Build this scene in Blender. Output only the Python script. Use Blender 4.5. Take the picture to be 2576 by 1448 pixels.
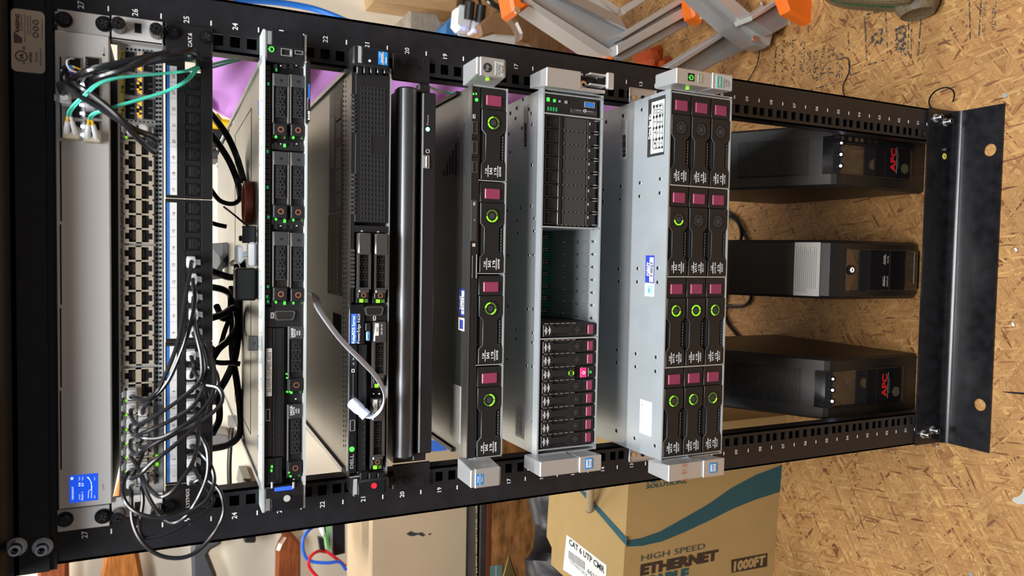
import bpy, math, random
from mathutils import Vector, Matrix
random.seed(7)
for _o in list(bpy.data.objects): bpy.data.objects.remove(_o)
SC = bpy.context.scene; COL = SC.collection
# ---------------------------------------------------------------- camera
FPX = 1841.5194
CP = Vector((0.022400867, -0.790207595, 1.107857636))
MR = ((0.0173473, -0.42731575, -0.90393602), (-0.99896658, -0.04539306, 0.00228754), (-0.04200993, 0.90296219, -0.4276616))
cam = bpy.data.cameras.new('camera'); camo = bpy.data.objects.new('camera', cam); COL.objects.link(camo)
cam.sensor_width = 36.0; cam.lens = FPX/2576*36.0; cam.clip_start = .02; cam.clip_end = 60
_r = Vector(MR[0]); _d = Vector(MR[1]); _f = Vector(MR[2])
_m = Matrix((_r, -_d, -_f)).transposed().to_4x4(); _m.translation = CP
camo.matrix_world = _m
cam.dof.use_dof = True; cam.dof.focus_distance = .98; cam.dof.aperture_fstop = 9.0
SC.camera = camo
SC.view_settings.view_transform = 'Standard'; SC.view_settings.look = 'None'; SC.view_settings.gamma = 1.0
SC.view_settings.use_curve_mapping = False
SC.view_settings.exposure = 0.0
# ---------------------------------------------------------------- world and lights
W = bpy.data.worlds.new('room_light'); SC.world = W; W.use_nodes = True
W.node_tree.nodes['Background'].inputs[0].default_value = (.86, .9, 1.0, 1)
W.node_tree.nodes['Background'].inputs[1].default_value = .13
def area(name, loc, target, sx, sy, power, col, spread=math.pi):
    l = bpy.data.lights.new(name, 'AREA'); l.shape = 'RECTANGLE'; l.size = sx; l.size_y = sy; l.energy = power; l.color = col
    o = bpy.data.objects.new(name, l); COL.objects.link(o); o.location = loc; l.spread = spread
    o.rotation_euler = (Vector(target)-Vector(loc)).to_track_quat('-Z', 'Y').to_euler()
    return o
area('ceiling_tube', (0.05, -.52, 2.45), (0.05, -.42, 0), 1.25, .10, 60, (.93, .97, 1.0))
area('front_fill', (-.2, -1.02, 2.36), (-.02, .05, .9), 1.0, .5, 44, (1.0, .97, .93))  # added fill lamp out of view, brightens the upright rack fronts
area('ceiling_back', (-.4, 1.45, 2.5), (-.3, 2.15, .9), 1.4, .4, 33, (1.0, .95, .87), 1.9)
area('ceiling_side', (1.9, -.1, 2.4), (.6, .5, .2), .8, .8, 14, (1.0, .94, .86))
# ---------------------------------------------------------------- helpers
def ray(u, v):
    a = (u-1288)/FPX; b = (v-724)/FPX
    return Vector([MR[0][i]*a+MR[1][i]*b+MR[2][i] for i in range(3)])
def at(u, v, y):
    d = ray(u, v); return CP+d*((y-CP.y)/d.y)
def fl(u, v, z):
    d = ray(u, v); return CP+d*((z-CP.z)/d.z)
def rc(u0, v0, u1, v1, y):
    "photo rectangle on the upright plane y -> x0,x1,z0,z1"
    um = (u0+u1)/2; vm = (v0+v1)/2
    return at(um, max(v0, v1), y).x, at(um, min(v0, v1), y).x, at(max(u0, u1), vm, y).z, at(min(u0, u1), vm, y).z
U = .04445
def lerp(a, b, t): return a+(b-a)*t
# ---------------------------------------------------------------- materials
MATS = {}
def mat(name, col, rough=.5, metal=0., bump=0., bs=300., var=0., vs=30., emit=None, es=1., trans=0., alpha=1., coat=0., stretch=None, ior=1.45, spec=.5):
    if name in MATS: return MATS[name]
    m = bpy.data.materials.new(name); m.use_nodes = True; N = m.node_tree.nodes; K = m.node_tree.links
    b = N['Principled BSDF']; b.inputs['Base Color'].default_value = (*col, 1); b.inputs['Roughness'].default_value = rough
    b.inputs['Metallic'].default_value = metal; b.inputs['IOR'].default_value = ior; b.inputs['Specular IOR Level'].default_value = spec
    if trans: b.inputs['Transmission Weight'].default_value = trans
    if alpha < 1: b.inputs['Alpha'].default_value = alpha
    if coat: b.inputs['Coat Weight'].default_value = coat; b.inputs['Coat Roughness'].default_value = .1
    if emit: b.inputs['Emission Color'].default_value = (*emit, 1); b.inputs['Emission Strength'].default_value = es
    if bump or var:
        tc = N.new('ShaderNodeTexCoord'); src = tc.outputs['Object']
        if stretch:
            mp = N.new('ShaderNodeMapping'); mp.inputs['Scale'].default_value = stretch; K.new(src, mp.inputs[0]); src = mp.outputs[0]
    if bump:
        n = N.new('ShaderNodeTexNoise'); n.inputs['Scale'].default_value = bs; n.inputs['Detail'].default_value = 3; K.new(src, n.inputs['Vector'])
        bp = N.new('ShaderNodeBump'); bp.inputs['Strength'].default_value = bump; bp.inputs['Distance'].default_value = .001
        K.new(n.outputs['Fac'], bp.inputs['Height']); K.new(bp.outputs[0], b.inputs['Normal'])
    if var:
        n = N.new('ShaderNodeTexNoise'); n.inputs['Scale'].default_value = vs; n.inputs['Detail'].default_value = 5; K.new(src, n.inputs['Vector'])
        r = N.new('ShaderNodeValToRGB'); r.color_ramp.elements[0].position = .3; r.color_ramp.elements[1].position = .7
        r.color_ramp.elements[0].color = (*[c*(1-var) for c in col], 1); r.color_ramp.elements[1].color = (*[min(1, c*(1+var)) for c in col], 1)
        K.new(n.outputs['Fac'], r.inputs[0]); K.new(r.outputs[0], b.inputs['Base Color'])
    MATS[name] = m; return m
def osb_material():
    m = bpy.data.materials.new('osb_strand_board'); m.use_nodes = True; N = m.node_tree.nodes; K = m.node_tree.links
    b = N['Principled BSDF']; b.inputs['Roughness'].default_value = .62; b.inputs['Specular IOR Level'].default_value = .35
    tc = N.new('ShaderNodeTexCoord')
    wn = N.new('ShaderNodeTexNoise'); wn.inputs['Scale'].default_value = 5; K.new(tc.outputs['Object'], wn.inputs['Vector'])
    wm = N.new('ShaderNodeVectorMath'); wm.operation = 'MULTIPLY_ADD'; wm.inputs[1].default_value = (.03, .03, 0)
    K.new(wn.outputs['Color'], wm.inputs[0]); K.new(tc.outputs['Object'], wm.inputs[2])
    col = None; hgt = None
    for k, (ang, sx, sy, th, off) in enumerate([(20, 12, 48, 0, 0), (100, 11, 44, .5, 3), (155, 17, 66, .55, 7), (60, 14, 60, .62, 11), (-12, 12, 50, .6, 17), (128, 24, 110, .62, 23), (38, 22, 150, .66, 29), (-35, 26, 190, .7, 37), (82, 30, 210, .74, 41)]):
        mp = N.new('ShaderNodeMapping'); mp.inputs['Rotation'].default_value = (0, 0, math.radians(ang)); mp.inputs['Scale'].default_value = (1, 1, 1); mp.inputs['Location'].default_value = (off, off*.7, 0)
        K.new(wm.outputs[0], mp.inputs[0])
        m2 = N.new('ShaderNodeMapping'); m2.inputs['Scale'].default_value = (sx*1.35, sy*1.7, 1); K.new(mp.outputs[0], m2.inputs[0])
        vo = N.new('ShaderNodeTexVoronoi'); vo.voronoi_dimensions = '2D'; vo.inputs['Scale'].default_value = 1; K.new(m2.outputs[0], vo.inputs['Vector'])
        sp = N.new('ShaderNodeSeparateColor'); K.new(vo.outputs['Color'], sp.inputs[0])
        rp = N.new('ShaderNodeValToRGB'); e = rp.color_ramp.elements
        e[0].position = 0; e[0].color = (.13, .05, .018, 1); e[1].position = 1; e[1].color = (.47, .275, .10, 1)
        for p, c in ((.06, (.24, .105, .036, 1)), (.18, (.32, .16, .054, 1)), (.75, (.385, .205, .071, 1))): x = e.new(p); x.color = c
        K.new(sp.outputs[0], rp.inputs[0])
        m3 = N.new('ShaderNodeMapping'); m3.inputs['Scale'].default_value = (sx*1.2, sy*9, 1); K.new(mp.outputs[0], m3.inputs[0])
        gn = N.new('ShaderNodeTexNoise'); gn.noise_dimensions = '2D'; gn.inputs['Scale'].default_value = 1; gn.inputs['Detail'].default_value = 2; K.new(m3.outputs[0], gn.inputs['Vector'])
        gr = N.new('ShaderNodeMapRange'); gr.inputs[1].default_value = .3; gr.inputs[2].default_value = .7; gr.inputs[3].default_value = .74; gr.inputs[4].default_value = 1.24; K.new(gn.outputs['Fac'], gr.inputs[0])
        mu = N.new('ShaderNodeMix'); mu.data_type = 'RGBA'; mu.blend_type = 'MULTIPLY'; mu.inputs['Factor'].default_value = 1
        K.new(rp.outputs[0], mu.inputs['A']); K.new(gr.outputs[0], mu.inputs['B'])
        if col is None: col = mu.outputs['Result']; hgt = sp.outputs[1]
        else:
            st = N.new('ShaderNodeMath'); st.operation = 'GREATER_THAN'; st.inputs[1].default_value = th; K.new(sp.outputs[1], st.inputs[0])
            mx = N.new('ShaderNodeMix'); mx.data_type = 'RGBA'; K.new(st.outputs[0], mx.inputs['Factor']); K.new(col, mx.inputs['A']); K.new(mu.outputs['Result'], mx.inputs['B']); col = mx.outputs['Result']
            hx = N.new('ShaderNodeMix'); hx.data_type = 'FLOAT'; K.new(st.outputs[0], hx.inputs['Factor']); K.new(hgt, hx.inputs['A']); K.new(sp.outputs[2], hx.inputs['B']); hgt = hx.outputs['Result']
    ln = N.new('ShaderNodeTexNoise'); ln.inputs['Scale'].default_value = 6; ln.inputs['Detail'].default_value = 4; K.new(tc.outputs['Object'], ln.inputs['Vector'])
    lr = N.new('ShaderNodeMapRange'); lr.inputs[1].default_value = .3; lr.inputs[2].default_value = .7; lr.inputs[3].default_value = .78; lr.inputs[4].default_value = 1.18; K.new(ln.outputs['Fac'], lr.inputs[0])
    lm = N.new('ShaderNodeMix'); lm.data_type = 'RGBA'; lm.blend_type = 'MULTIPLY'; lm.inputs['Factor'].default_value = 1; K.new(col, lm.inputs['A']); K.new(lr.outputs[0], lm.inputs['B']); col = lm.outputs['Result']
    bp = N.new('ShaderNodeBump'); bp.inputs['Strength'].default_value = .35; bp.inputs['Distance'].default_value = .0015
    K.new(hgt, bp.inputs['Height']); K.new(bp.outputs[0], b.inputs['Normal']); K.new(col, b.inputs['Base Color'])
    return m
OSB = osb_material()
def worn_ink():
    m = bpy.data.materials.new('worn_black_ink'); m.use_nodes = True; N = m.node_tree.nodes; K = m.node_tree.links
    b = N['Principled BSDF']; b.inputs['Base Color'].default_value = (.035, .04, .04, 1); b.inputs['Roughness'].default_value = .8
    tc = N.new('ShaderNodeTexCoord'); n = N.new('ShaderNodeTexNoise'); n.inputs['Scale'].default_value = 170; n.inputs['Detail'].default_value = 4; K.new(tc.outputs['Object'], n.inputs['Vector'])
    r = N.new('ShaderNodeValToRGB'); r.color_ramp.elements[0].position = .47; r.color_ramp.elements[1].position = .53
    r.color_ramp.elements[0].color = (.0, .0, .0, 1); r.color_ramp.elements[1].color = (.8, .8, .8, 1); K.new(n.outputs['Fac'], r.inputs[0]); K.new(r.outputs[0], b.inputs['Alpha'])
    return m
INK = worn_ink()
BLK = mat('black_powder_coat', (.011, .0115, .0145), .42, bump=.12, bs=900, var=.25, vs=60)
BLK2 = mat('black_gloss_plastic', (.010, .010, .012), .18)
PLA = mat('black_matte_plastic', (.010, .010, .011), .45, bump=.08, bs=1500)
PLG = mat('dark_grey_plastic', (.035, .035, .038), .45)
DK = mat('dark_cavity', (.004, .004, .005), .8)
STL = mat('galvanised_steel', (.50, .54, .57), .36, metal=.6, var=.05, vs=25, bump=.05, bs=700)
STB = mat('brushed_dark_steel', (.30, .31, .32), .34, metal=.95, var=.2, vs=9, bump=.05, bs=500)
CHR = mat('bright_zinc', (.75, .76, .78), .2, metal=1.)
SIL = mat('silver_painted_metal', (.56, .565, .57), .34, metal=.65)
GUN = mat('gunmetal_plastic', (.13, .125, .12), .3, metal=.7)
GRY = mat('light_grey_paint', (.62, .63, .64), .42, var=.04, vs=8)
GRY2 = mat('grey_mesh_paint', (.46, .48, .50), .45)
BEI = mat('beige_port_plastic', (.50, .45, .36), .5)
WHT = mat('white_print', (.82, .83, .85), .55)
PAP = mat('white_paper', (.72, .72, .70), .6)
GRP = mat('grey_print', (.35, .35, .36), .6)
BKP = mat('black_print', (.02, .02, .02), .6)
BRG = mat('burgundy_plastic', (.235, .035, .085), .35)
BLU = mat('blue_print', (.02, .18, .62), .5)
BLN = mat('navy_print', (.03, .05, .28), .5)
YEL = mat('yellow_print', (.78, .72, .10), .5)
GLD = mat('gold_contacts', (.30, .20, .08), .4, metal=.8)
PCB = mat('green_circuit_board', (.02, .17, .10), .45)
CBL = mat('black_cable_jacket', (.010, .010, .012), .24)
AQU = mat('aqua_fibre_jacket', (.06, .50, .38), .4)
CLR = mat('clear_plastic', (.9, .93, .95), .08, alpha=.5, spec=1.)
FRO = mat('frosted_boot', (.85, .88, .9), .2, alpha=.62, spec=1.)
WPL = mat('white_plastic', (.72, .75, .80), .4)
LGR = mat('green_led', (.02, .3, .02), emit=(.08, 1, .08), es=1.5)
LLM = mat('lime_led', (.12, .28, .02), emit=(.28, .9, .02), es=.85)
LLD = mat('dim_lime_led', (.05, .09, .02), emit=(.25, .6, .05), es=.12)
LTQ = mat('turquoise_led', (.1, .5, .4), emit=(.1, 1, .62), es=9)
LWH = mat('white_led', (.6, .6, .8), emit=(.75, .8, 1), es=5)
LAM = mat('amber_led', (.5, .25, .02), emit=(1, .5, .04), es=1.0)
LBL = mat('blue_light_bar', (.0, .02, .5), emit=(.02, .08, 1), es=2.2)
SCR = mat('blue_screen', (.01, .05, .5), emit=(.01, .10, .85), es=.8, rough=.15)
SCT = mat('screen_white', (.8, .85, .9), emit=(.75, .9, 1), es=.9)
RED = mat('red_print', (.75, .02, .03), .5)
CUP = mat('copper_ring', (.42, .16, .08), .4, metal=.3)
CRD = mat('tan_cardboard', (.50, .36, .22), .75, var=.08, vs=10)
# ---------------------------------------------------------------- text
TX = {}
def glyphs(s, bold):
    k = (s, bold)
    if k in TX: return TX[k]
    c = bpy.data.curves.new('t', 'FONT'); c.body = s; c.size = 1; c.resolution_u = 2; c.align_x = 'CENTER'; c.align_y = 'CENTER'; c.offset = bold
    o = bpy.data.objects.new('t', c); COL.objects.link(o)
    dg = bpy.context.evaluated_depsgraph_get(); me = bpy.data.meshes.new_from_object(o.evaluated_get(dg))
    vs = [(v.co.x, v.co.y) for v in me.vertices]; fs = [tuple(p.vertices) for p in me.polygons]
    bpy.data.objects.remove(o); bpy.data.curves.remove(c); bpy.data.meshes.remove(me)
    if vs:
        cx = (min(v[0] for v in vs)+max(v[0] for v in vs))/2; cy = (min(v[1] for v in vs)+max(v[1] for v in vs))/2
        vs = [(a-cx, b-cy) for a, b in vs]
    TX[k] = (vs, fs); return TX[k]
# ---------------------------------------------------------------- mesh builder
ORG = {}
class MB:
    def __init__(s, T=None): s.v = []; s.f = []; s.m = []; s.mats = []; s.sm = []; s.T = T
    def mi(s, m):
        if m not in s.mats: s.mats.append(m)
        return s.mats.index(m)
    def add(s, vs, fs, m, smooth=False):
        n = len(s.v); k = s.mi(m)
        if s.T is not None: vs = [s.T @ Vector(v) for v in vs]
        s.v += [tuple(v) for v in vs]
        for f in fs: s.f.append(tuple(i+n for i in f)); s.m.append(k); s.sm.append(smooth)
        return s
    def box(s, x0, x1, y0, y1, z0, z1, m, ch=0):
        if x1 < x0: x0, x1 = x1, x0
        if y1 < y0: y0, y1 = y1, y0
        if z1 < z0: z0, z1 = z1, z0
        if ch:
            ch = min(ch, (x1-x0)*.45, (y1-y0)*.45, (z1-z0)*.45)
            vs = []; X = (x0, x1); Y = (y0, y1); Z = (z0, z1); idx = {}
            for i in (0, 1):
                for j in (0, 1):
                    for k in (0, 1):
                        a = ch*(1-2*i); b = ch*(1-2*j); c = ch*(1-2*k)
                        idx[i, j, k] = len(vs)
                        vs += [(X[i], Y[j]+b, Z[k]+c), (X[i]+a, Y[j], Z[k]+c), (X[i]+a, Y[j]+b, Z[k])]
            g = lambda i, j, k, a: idx[i, j, k]+a
            fs = []
            for i in (0, 1):
                fs.append([g(i, 0, 0, 0), g(i, 0, 1, 0), g(i, 1, 1, 0), g(i, 1, 0, 0)][::(1 if i == 0 else -1)])
                fs.append([g(0, i, 0, 1), g(1, i, 0, 1), g(1, i, 1, 1), g(0, i, 1, 1)][::(1 if i == 0 else -1)])
                fs.append([g(0, 0, i, 2), g(0, 1, i, 2), g(1, 1, i, 2), g(1, 0, i, 2)][::(1 if i == 0 else -1)])
            for i in (0, 1):
                for j in (0, 1):
                    fs.append([g(i, j, 0, 0), g(i, j, 0, 1), g(i, j, 1, 1), g(i, j, 1, 0)])
                    fs.append([g(i, 0, j, 0), g(i, 0, j, 2), g(i, 1, j, 2), g(i, 1, j, 0)])
                    fs.append([g(0, i, j, 1), g(0, i, j, 2), g(1, i, j, 2), g(1, i, j, 1)])
                    for k in (0, 1): fs.append([g(i, j, k, 0), g(i, j, k, 1), g(i, j, k, 2)])
            return s.add(vs, fs, m)
        vs = [(x, y, z) for x in (x0, x1) for y in (y0, y1) for z in (z0, z1)]
        return s.add(vs, [(0, 1, 3, 2), (4, 6, 7, 5), (0, 4, 5, 1), (2, 3, 7, 6), (0, 2, 6, 4), (1, 5, 7, 3)], m)
    def px(s, u0, v0, u1, v1, y, th, m, ch=0):
        x0, x1, z0, z1 = rc(u0, v0, u1, v1, y); return s.box(x0, x1, y, y+th, z0, z1, m, ch)
    def ring(s, x0, x1, z0, z1, w, y0, y1, m):
        "rectangular frame in XZ"
        s.box(x0, x1, y0, y1, z0, z0+w, m); s.box(x0, x1, y0, y1, z1-w, z1, m)
        s.box(x0, x0+w, y0, y1, z0+w, z1-w, m); return s.box(x1-w, x1, y0, y1, z0+w, z1-w, m)
    def prism(s, poly, a0, a1, m, axis='y', ch=0, smooth=False):
        "poly in (x,z) for axis y, (y,z) for axis x, (x,y) for axis z"
        n = len(poly)
        def P(p, a): return (p[0], a, p[1]) if axis == 'y' else (a, p[0], p[1]) if axis == 'x' else (p[0], p[1], a)
        if ch:
            ar = sum(poly[i][0]*poly[(i+1) % n][1]-poly[(i+1) % n][0]*poly[i][1] for i in range(n)); sg = 1 if ar > 0 else -1
            ins = []
            for i in range(n):
                p0 = Vector(poly[i-1]); p1 = Vector(poly[i]); p2 = Vector(poly[(i+1) % n])
                d1 = (p1-p0).normalized(); d2 = (p2-p1).normalized(); n1 = Vector((-d1.y, d1.x))*sg; n2 = Vector((-d2.y, d2.x))*sg
                b = n1+n2; l = b.length
                b = b/l if l > 1e-6 else n1
                ins.append(tuple(p1+b*ch/max(.4, b.dot(n1))))
            c = ch if a1 > a0 else -ch
            L = [[P(p, a0) for p in ins], [P(p, a0+c) for p in poly], [P(p, a1-c) for p in poly], [P(p, a1) for p in ins]]
        else: L = [[P(p, a0) for p in poly], [P(p, a1) for p in poly]]
        vs = [q for l in L for q in l]; fs = [list(range(n))[::-1], [(len(L)-1)*n+i for i in range(n)]]
        for k in range(len(L)-1):
            for i in range(n):
                j = (i+1) % n; fs.append([k*n+i, k*n+j, (k+1)*n+j, (k+1)*n+i])
        return s.add(vs, fs, m, smooth)
    def cyl(s, c, ax, r, h, m, n=16, r2=None, smooth=True, caps=True):
        "cylinder from c along ax for h"
        ax = Vector(ax).normalized(); t = ax.orthogonal().normalized(); b = ax.cross(t); c = Vector(c); r2 = r if r2 is None else r2
        a = [c+(t*math.cos(2*math.pi*i/n)+b*math.sin(2*math.pi*i/n))*r for i in range(n)]
        d = [c+ax*h+(t*math.cos(2*math.pi*i/n)+b*math.sin(2*math.pi*i/n))*r2 for i in range(n)]
        s.add(a+d, [(i, (i+1) % n, n+(i+1) % n, n+i) for i in range(n)], m, smooth)
        if caps: s.add(a, [list(range(n))[::-1]], m); s.add(d, [list(range(n))], m)
        return s
    def lathe(s, c, ax, prof, m, n=20):
        "prof [(r,h)]"
        ax = Vector(ax).normalized(); t = ax.orthogonal().normalized(); b = ax.cross(t); c = Vector(c); vs = []
        for r, h in prof:
            vs += [c+ax*h+(t*math.cos(2*math.pi*i/n)+b*math.sin(2*math.pi*i/n))*max(r, 1e-5) for i in range(n)]
        fs = [(k*n+i, k*n+(i+1) % n, (k+1)*n+(i+1) % n, (k+1)*n+i) for k in range(len(prof)-1) for i in range(n)]
        return s.add(vs, fs, m, True)
    def arc(s, x, z, y0, y1, r0, r1, a0, a1, m, n=10):
        "annular sector facing -y, degrees"
        A = [math.radians(lerp(a0, a1, i/n)) for i in range(n+1)]
        p = [(x+r1*math.cos(a), z+r1*math.sin(a)) for a in A]+[(x+r0*math.cos(a), z+r0*math.sin(a)) for a in A[::-1]]
        return s.prism(p, y0, y1, m)
    def text(s, t, x, z, y, cap, m, bold=0., sx=1., rot=0., frame=None):
        vs, fs = glyphs(t, bold); k = cap/.72; c = math.cos(rot); sn = math.sin(rot); out = []
        for a, b in vs:
            a *= k*sx; b *= k; a, b = a*c-b*sn, a*sn+b*c
            if frame: out.append(frame[0]+frame[1]*(a+x)+frame[2]*(b+z))
            else: out.append((x+a, y, z+b))
        return s.add(out, fs, m)
    def quad(s, pts, m): return s.add(pts, [(0, 1, 2, 3)], m)
    def tube(s, pts, r, m, n=8, sub=6, flat=None, closed=False, caps=True):
        P = [Vector(p) for p in pts]
        if sub > 1 and len(P) > 2:
            Q = []
            L = len(P)
            for i in range(L if closed else L-1):
                p0 = P[i-1] if (i or closed) else P[0]*2-P[1]; p1 = P[i]; p2 = P[(i+1) % L]; p3 = P[(i+2) % L] if (closed or i+2 < L) else P[-1]*2-P[-2]
                for k in range(sub):
                    t = k/sub; Q.append(.5*((2*p1)+(p2-p0)*t+(2*p0-5*p1+4*p2-p3)*t*t+(3*p1-p0-3*p2+p3)*t**3))
            if not closed: Q.append(P[-1])
            P = Q
        L = len(P); vs = []; nrm = None
        for i in range(L):
            d = (P[(i+1) % L]-P[i-1]) if (closed or 0 < i < L-1) else (P[1]-P[0] if i == 0 else P[-1]-P[-2])
            d = d.normalized() if d.length > 1e-9 else Vector((1, 0, 0))
            if nrm is None: nrm = d.orthogonal().normalized() if flat is None else (Vector(flat)-d*Vector(flat).dot(d)).normalized()
            nrm = (nrm-d*nrm.dot(d)); nrm = nrm.normalized() if nrm.length > 1e-6 else d.orthogonal().normalized()
            bb = d.cross(nrm); rr = r(i/(L-1)) if callable(r) else r
            ra, rb = (rr if isinstance(rr, tuple) else (rr, rr))
            vs += [P[i]+nrm*ra*math.cos(2*math.pi*k/n)+bb*rb*math.sin(2*math.pi*k/n) for k in range(n)]
        fs = [(i*n+k, i*n+(k+1) % n, ((i+1) % L)*n+(k+1) % n, ((i+1) % L)*n+k) for i in range(L if closed else L-1) for k in range(n)]
        if not closed and caps: fs += [list(range(n))[::-1], [(L-1)*n+k for k in range(n)]]
        return s.add(vs, fs, m, True)
    def build(s, name, parent=None, org=None, bevel=0, **props):
        if org is None: org = Vector(ORG[parent.name]) if parent else Vector((0, 0, 0))
        org = Vector(org); me = bpy.data.meshes.new(name)
        me.from_pydata([tuple(Vector(v)-org) for v in s.v], [], s.f)
        for m in s.mats: me.materials.append(m)
        me.polygons.foreach_set('material_index', s.m); me.polygons.foreach_set('use_smooth', s.sm); me.update()
        if any(s.sm): me.set_sharp_from_angle(angle=math.radians(38))
        o = bpy.data.objects.new(name, me); COL.objects.link(o); ORG[o.name] = tuple(org)
        if parent: o.parent = parent; o.location = org-Vector(ORG[parent.name])
        else: o.location = org
        if bevel:
            b = o.modifiers.new('bevel', 'BEVEL'); b.width = bevel; b.segments = 2; b.limit_method = 'ANGLE'; b.angle_limit = math.radians(50)
        for k, val in props.items(): o[k] = val
        return o
def thing(name, label, cat, loc, group=None):
    o = bpy.data.objects.new(name, None); o.empty_display_size = .02; COL.objects.link(o); o.location = loc; ORG[o.name] = tuple(loc)
    o['label'] = label; o['category'] = cat
    if group: o['group'] = group
    return o
def single(mb, name, label, cat, org=None, bevel=0, group=None):
    o = mb.build(name, None, org, bevel); o['label'] = label; o['category'] = cat
    if group: o['group'] = group
    return o
def dup(o, parent, delta):
    c = o.copy(); COL.objects.link(c); c.parent = parent; c.location = o.location+Vector(delta)
    for k in [x for x in ALLCH if x[0] is o]:
        pass
    for ch in KIDS.get(o.name, []): dup0(ch, c)
    return c
KIDS = {}
ALLCH = []
def dup0(o, parent):
    c = o.copy(); COL.objects.link(c); c.parent = parent
    for ch in KIDS.get(o.name, []): dup0(ch, c)
    return c
def kid(parent, child): KIDS.setdefault(parent.name, []).append(child); return child
# ---------------------------------------------------------------- text placed by measured size on an upright face
def tx(mb, s, u, v, y, cap, ln, m, bold=0.):
    p = at(u, v, y); c = abs(at(u-cap/2, v, y).z-at(u+cap/2, v, y).z)
    w = abs(at(u, v-ln/2, y).x-at(u, v+ln/2, y).x); vs, fs = glyphs(s, bold)
    gw = (max(a for a, b in vs)-min(a for a, b in vs)) if vs else 1
    gh = (max(b for a, b in vs)-min(b for a, b in vs)) if vs else .72
    k = c/.72; mb.text(s, p.x, p.z, y, c, m, bold, sx=w/(gw*k)); return mb
# ---------------------------------------------------------------- room
FZ = -.07
f = MB(); f.box(-3.2, 3.2, -2.6, 2.25, FZ-.03, FZ, OSB)
def fq(pts, m=INK, z=FZ+.0006):
    f.add([(*fl(u, v, z).xy, z) for u, v in pts], [tuple(range(len(pts)))], m)
for (a, b) in (((2175, 35), (2181, 168)), ((2228, 32), (2233, 152)), ((2286, 45), (2284, 150)), ((2293, 35), (2292, 148)), ((2318, 30), (2309, 143)), ((2438, 0), (2441, 105)), ((2468, 0), (2462, 95)), ((1952, 118), (1948, 215)), ((2133, 80), (2136, 130)), ((2133, 150), (2140, 190))):
    fq([(a[0]-1.8, a[1]), (a[0]+1.8, a[1]), (b[0]+1.8, b[1]), (b[0]-1.8, b[1])])
fq([(2173, 167), (2174, 163), (2231, 148), (2231, 152)]); fq([(2175, 40), (2176, 35), (2231, 22), (2231, 27)])
fq([(2035, 228), (2036, 225), (2120, 203), (2120, 206)])
fq([(2252, 70), (2280, 60), (2280, 140), (2250, 138)])
def ftext(s, u, v, cap, ln, m=INK, rot=1, bold=.02):
    p = fl(u, v, FZ+.0007); e = fl(u, v-10, FZ+.0007)-p; n = fl(u-10, v, FZ+.0007)-p
    k = cap/10*n.length; w = ln/10*e.length; vs, fs = glyphs(s, bold); gw = max(a for a, b in vs)-min(a for a, b in vs)
    X = Vector((1, 0, 0)); Y = Vector((0, 1, 0))
    if rot: X, Y = -X, -Y
    f.text(s, 0, 0, 0, k, m, bold, sx=w/(gw*k/.72), frame=(p, X, Y))
ftext('23', 2206, 95, 26, 42, bold=.05)
ftext('CATIONAL', 2018, 150, 12, 90); ftext('SILAT', 2034, 160, 9, 60); ftext('CNBIS', 2052, 165, 12, 80); ftext('SPACING', 2068, 160, 10, 80); ftext('24 / 16', 2090, 155, 16, 70); ftext('EDGE', 2112, 165, 16, 60)
ftext('RATED', 1996, 140, 10, 80); ftext('PANEL GRADE', 1970, 170, 8, 110); ftext('THIS SIDE DOWN', 2475, 50, 8, 90); ftext('STRENGTH', 2500, 40, 10, 70)
fq([(2519, 984), (2530, 987), (2552, 990), (2576, 992), (2600, 996), (2600, 991), (2576, 987), (2550, 985)], DK)
for (u, v, r) in ((2358, 1122, 3.5), (2443, 1443, 6), (2529, 240, 7)): f.cyl(fl(u, v, FZ), (0, 0, 1), r/1900, .0015, SIL, 12)
PNT = mat('white_paint_spill', (.42, .42, .38), .5)
fq([(2546, 1258), (2550, 1250), (2560, 1249), (2571, 1240), (2576, 1225), (2600, 1222), (2600, 1268), (2560, 1268)], PNT)
FLR = f.build('floor', kind='structure')
WLL = mat('cream_wall_paint', (.76, .70, .58), .7, bump=.1, bs=60, var=.03, vs=3)
w = MB(); w.box(-3.2, 3.2, 2.25, 2.35, FZ, 2.6, WLL); w.build('wall_back', kind='structure')
# ---------------------------------------------------------------- rack
RK = thing('server_rack', 'tall black open-frame steel equipment rack with white unit numbers standing on strand board', 'rack', (0, 0, FZ))
XO, XI, XH = .2725, .2205, .2325
for sd in (1, -1):
    m = MB(); z0, z1 = FZ, 27*U+.062
    m.box(sd*.2380, sd*XO, 0, .0025, z0, z1, BLK); m.box(sd*XI, sd*.2268, 0, .0025, z0, z1, BLK)
    m.box(sd*XI, sd*(XI+.0022), 0, .022, z0, z1, BLK); m.box(sd*XO, sd*(XO-.0025), 0, .06, z0, z1, BLK)
    m.box(sd*XO, sd*(XI+.012), .0575, .06, z0, z1, BLK)
    zs = [z0]
    for n in range(27):
        for h in (.00635, .02222, .0381): zs += [n*U+h-.0048, n*U+h+.0048]
    zs.append(z1)
    for i in range(0, len(zs), 2): m.box(sd*.2268, sd*.2380, 0, .0025, zs[i], zs[i+1], BLK)
    for n in range(27):   # little notch over each middle hole
        zc = n*U+.02222; m.prism([(sd*.238, zc-.0015), (sd*.2398, zc), (sd*.238, zc+.0015)], -.0002, .0005, DK)
    for n in range(1, 28):
        m.text('%02d' % n, sd*.2475, (n-.5)*U, -.0003, .0051, WHT, .012)
        m.box(sd*.2475-.0024, sd*.2475+.0024, -.0003, 0, (n-1)*U-.0006, (n-1)*U+.0006, WHT)
    m.build('rack_post', RK)
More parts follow.
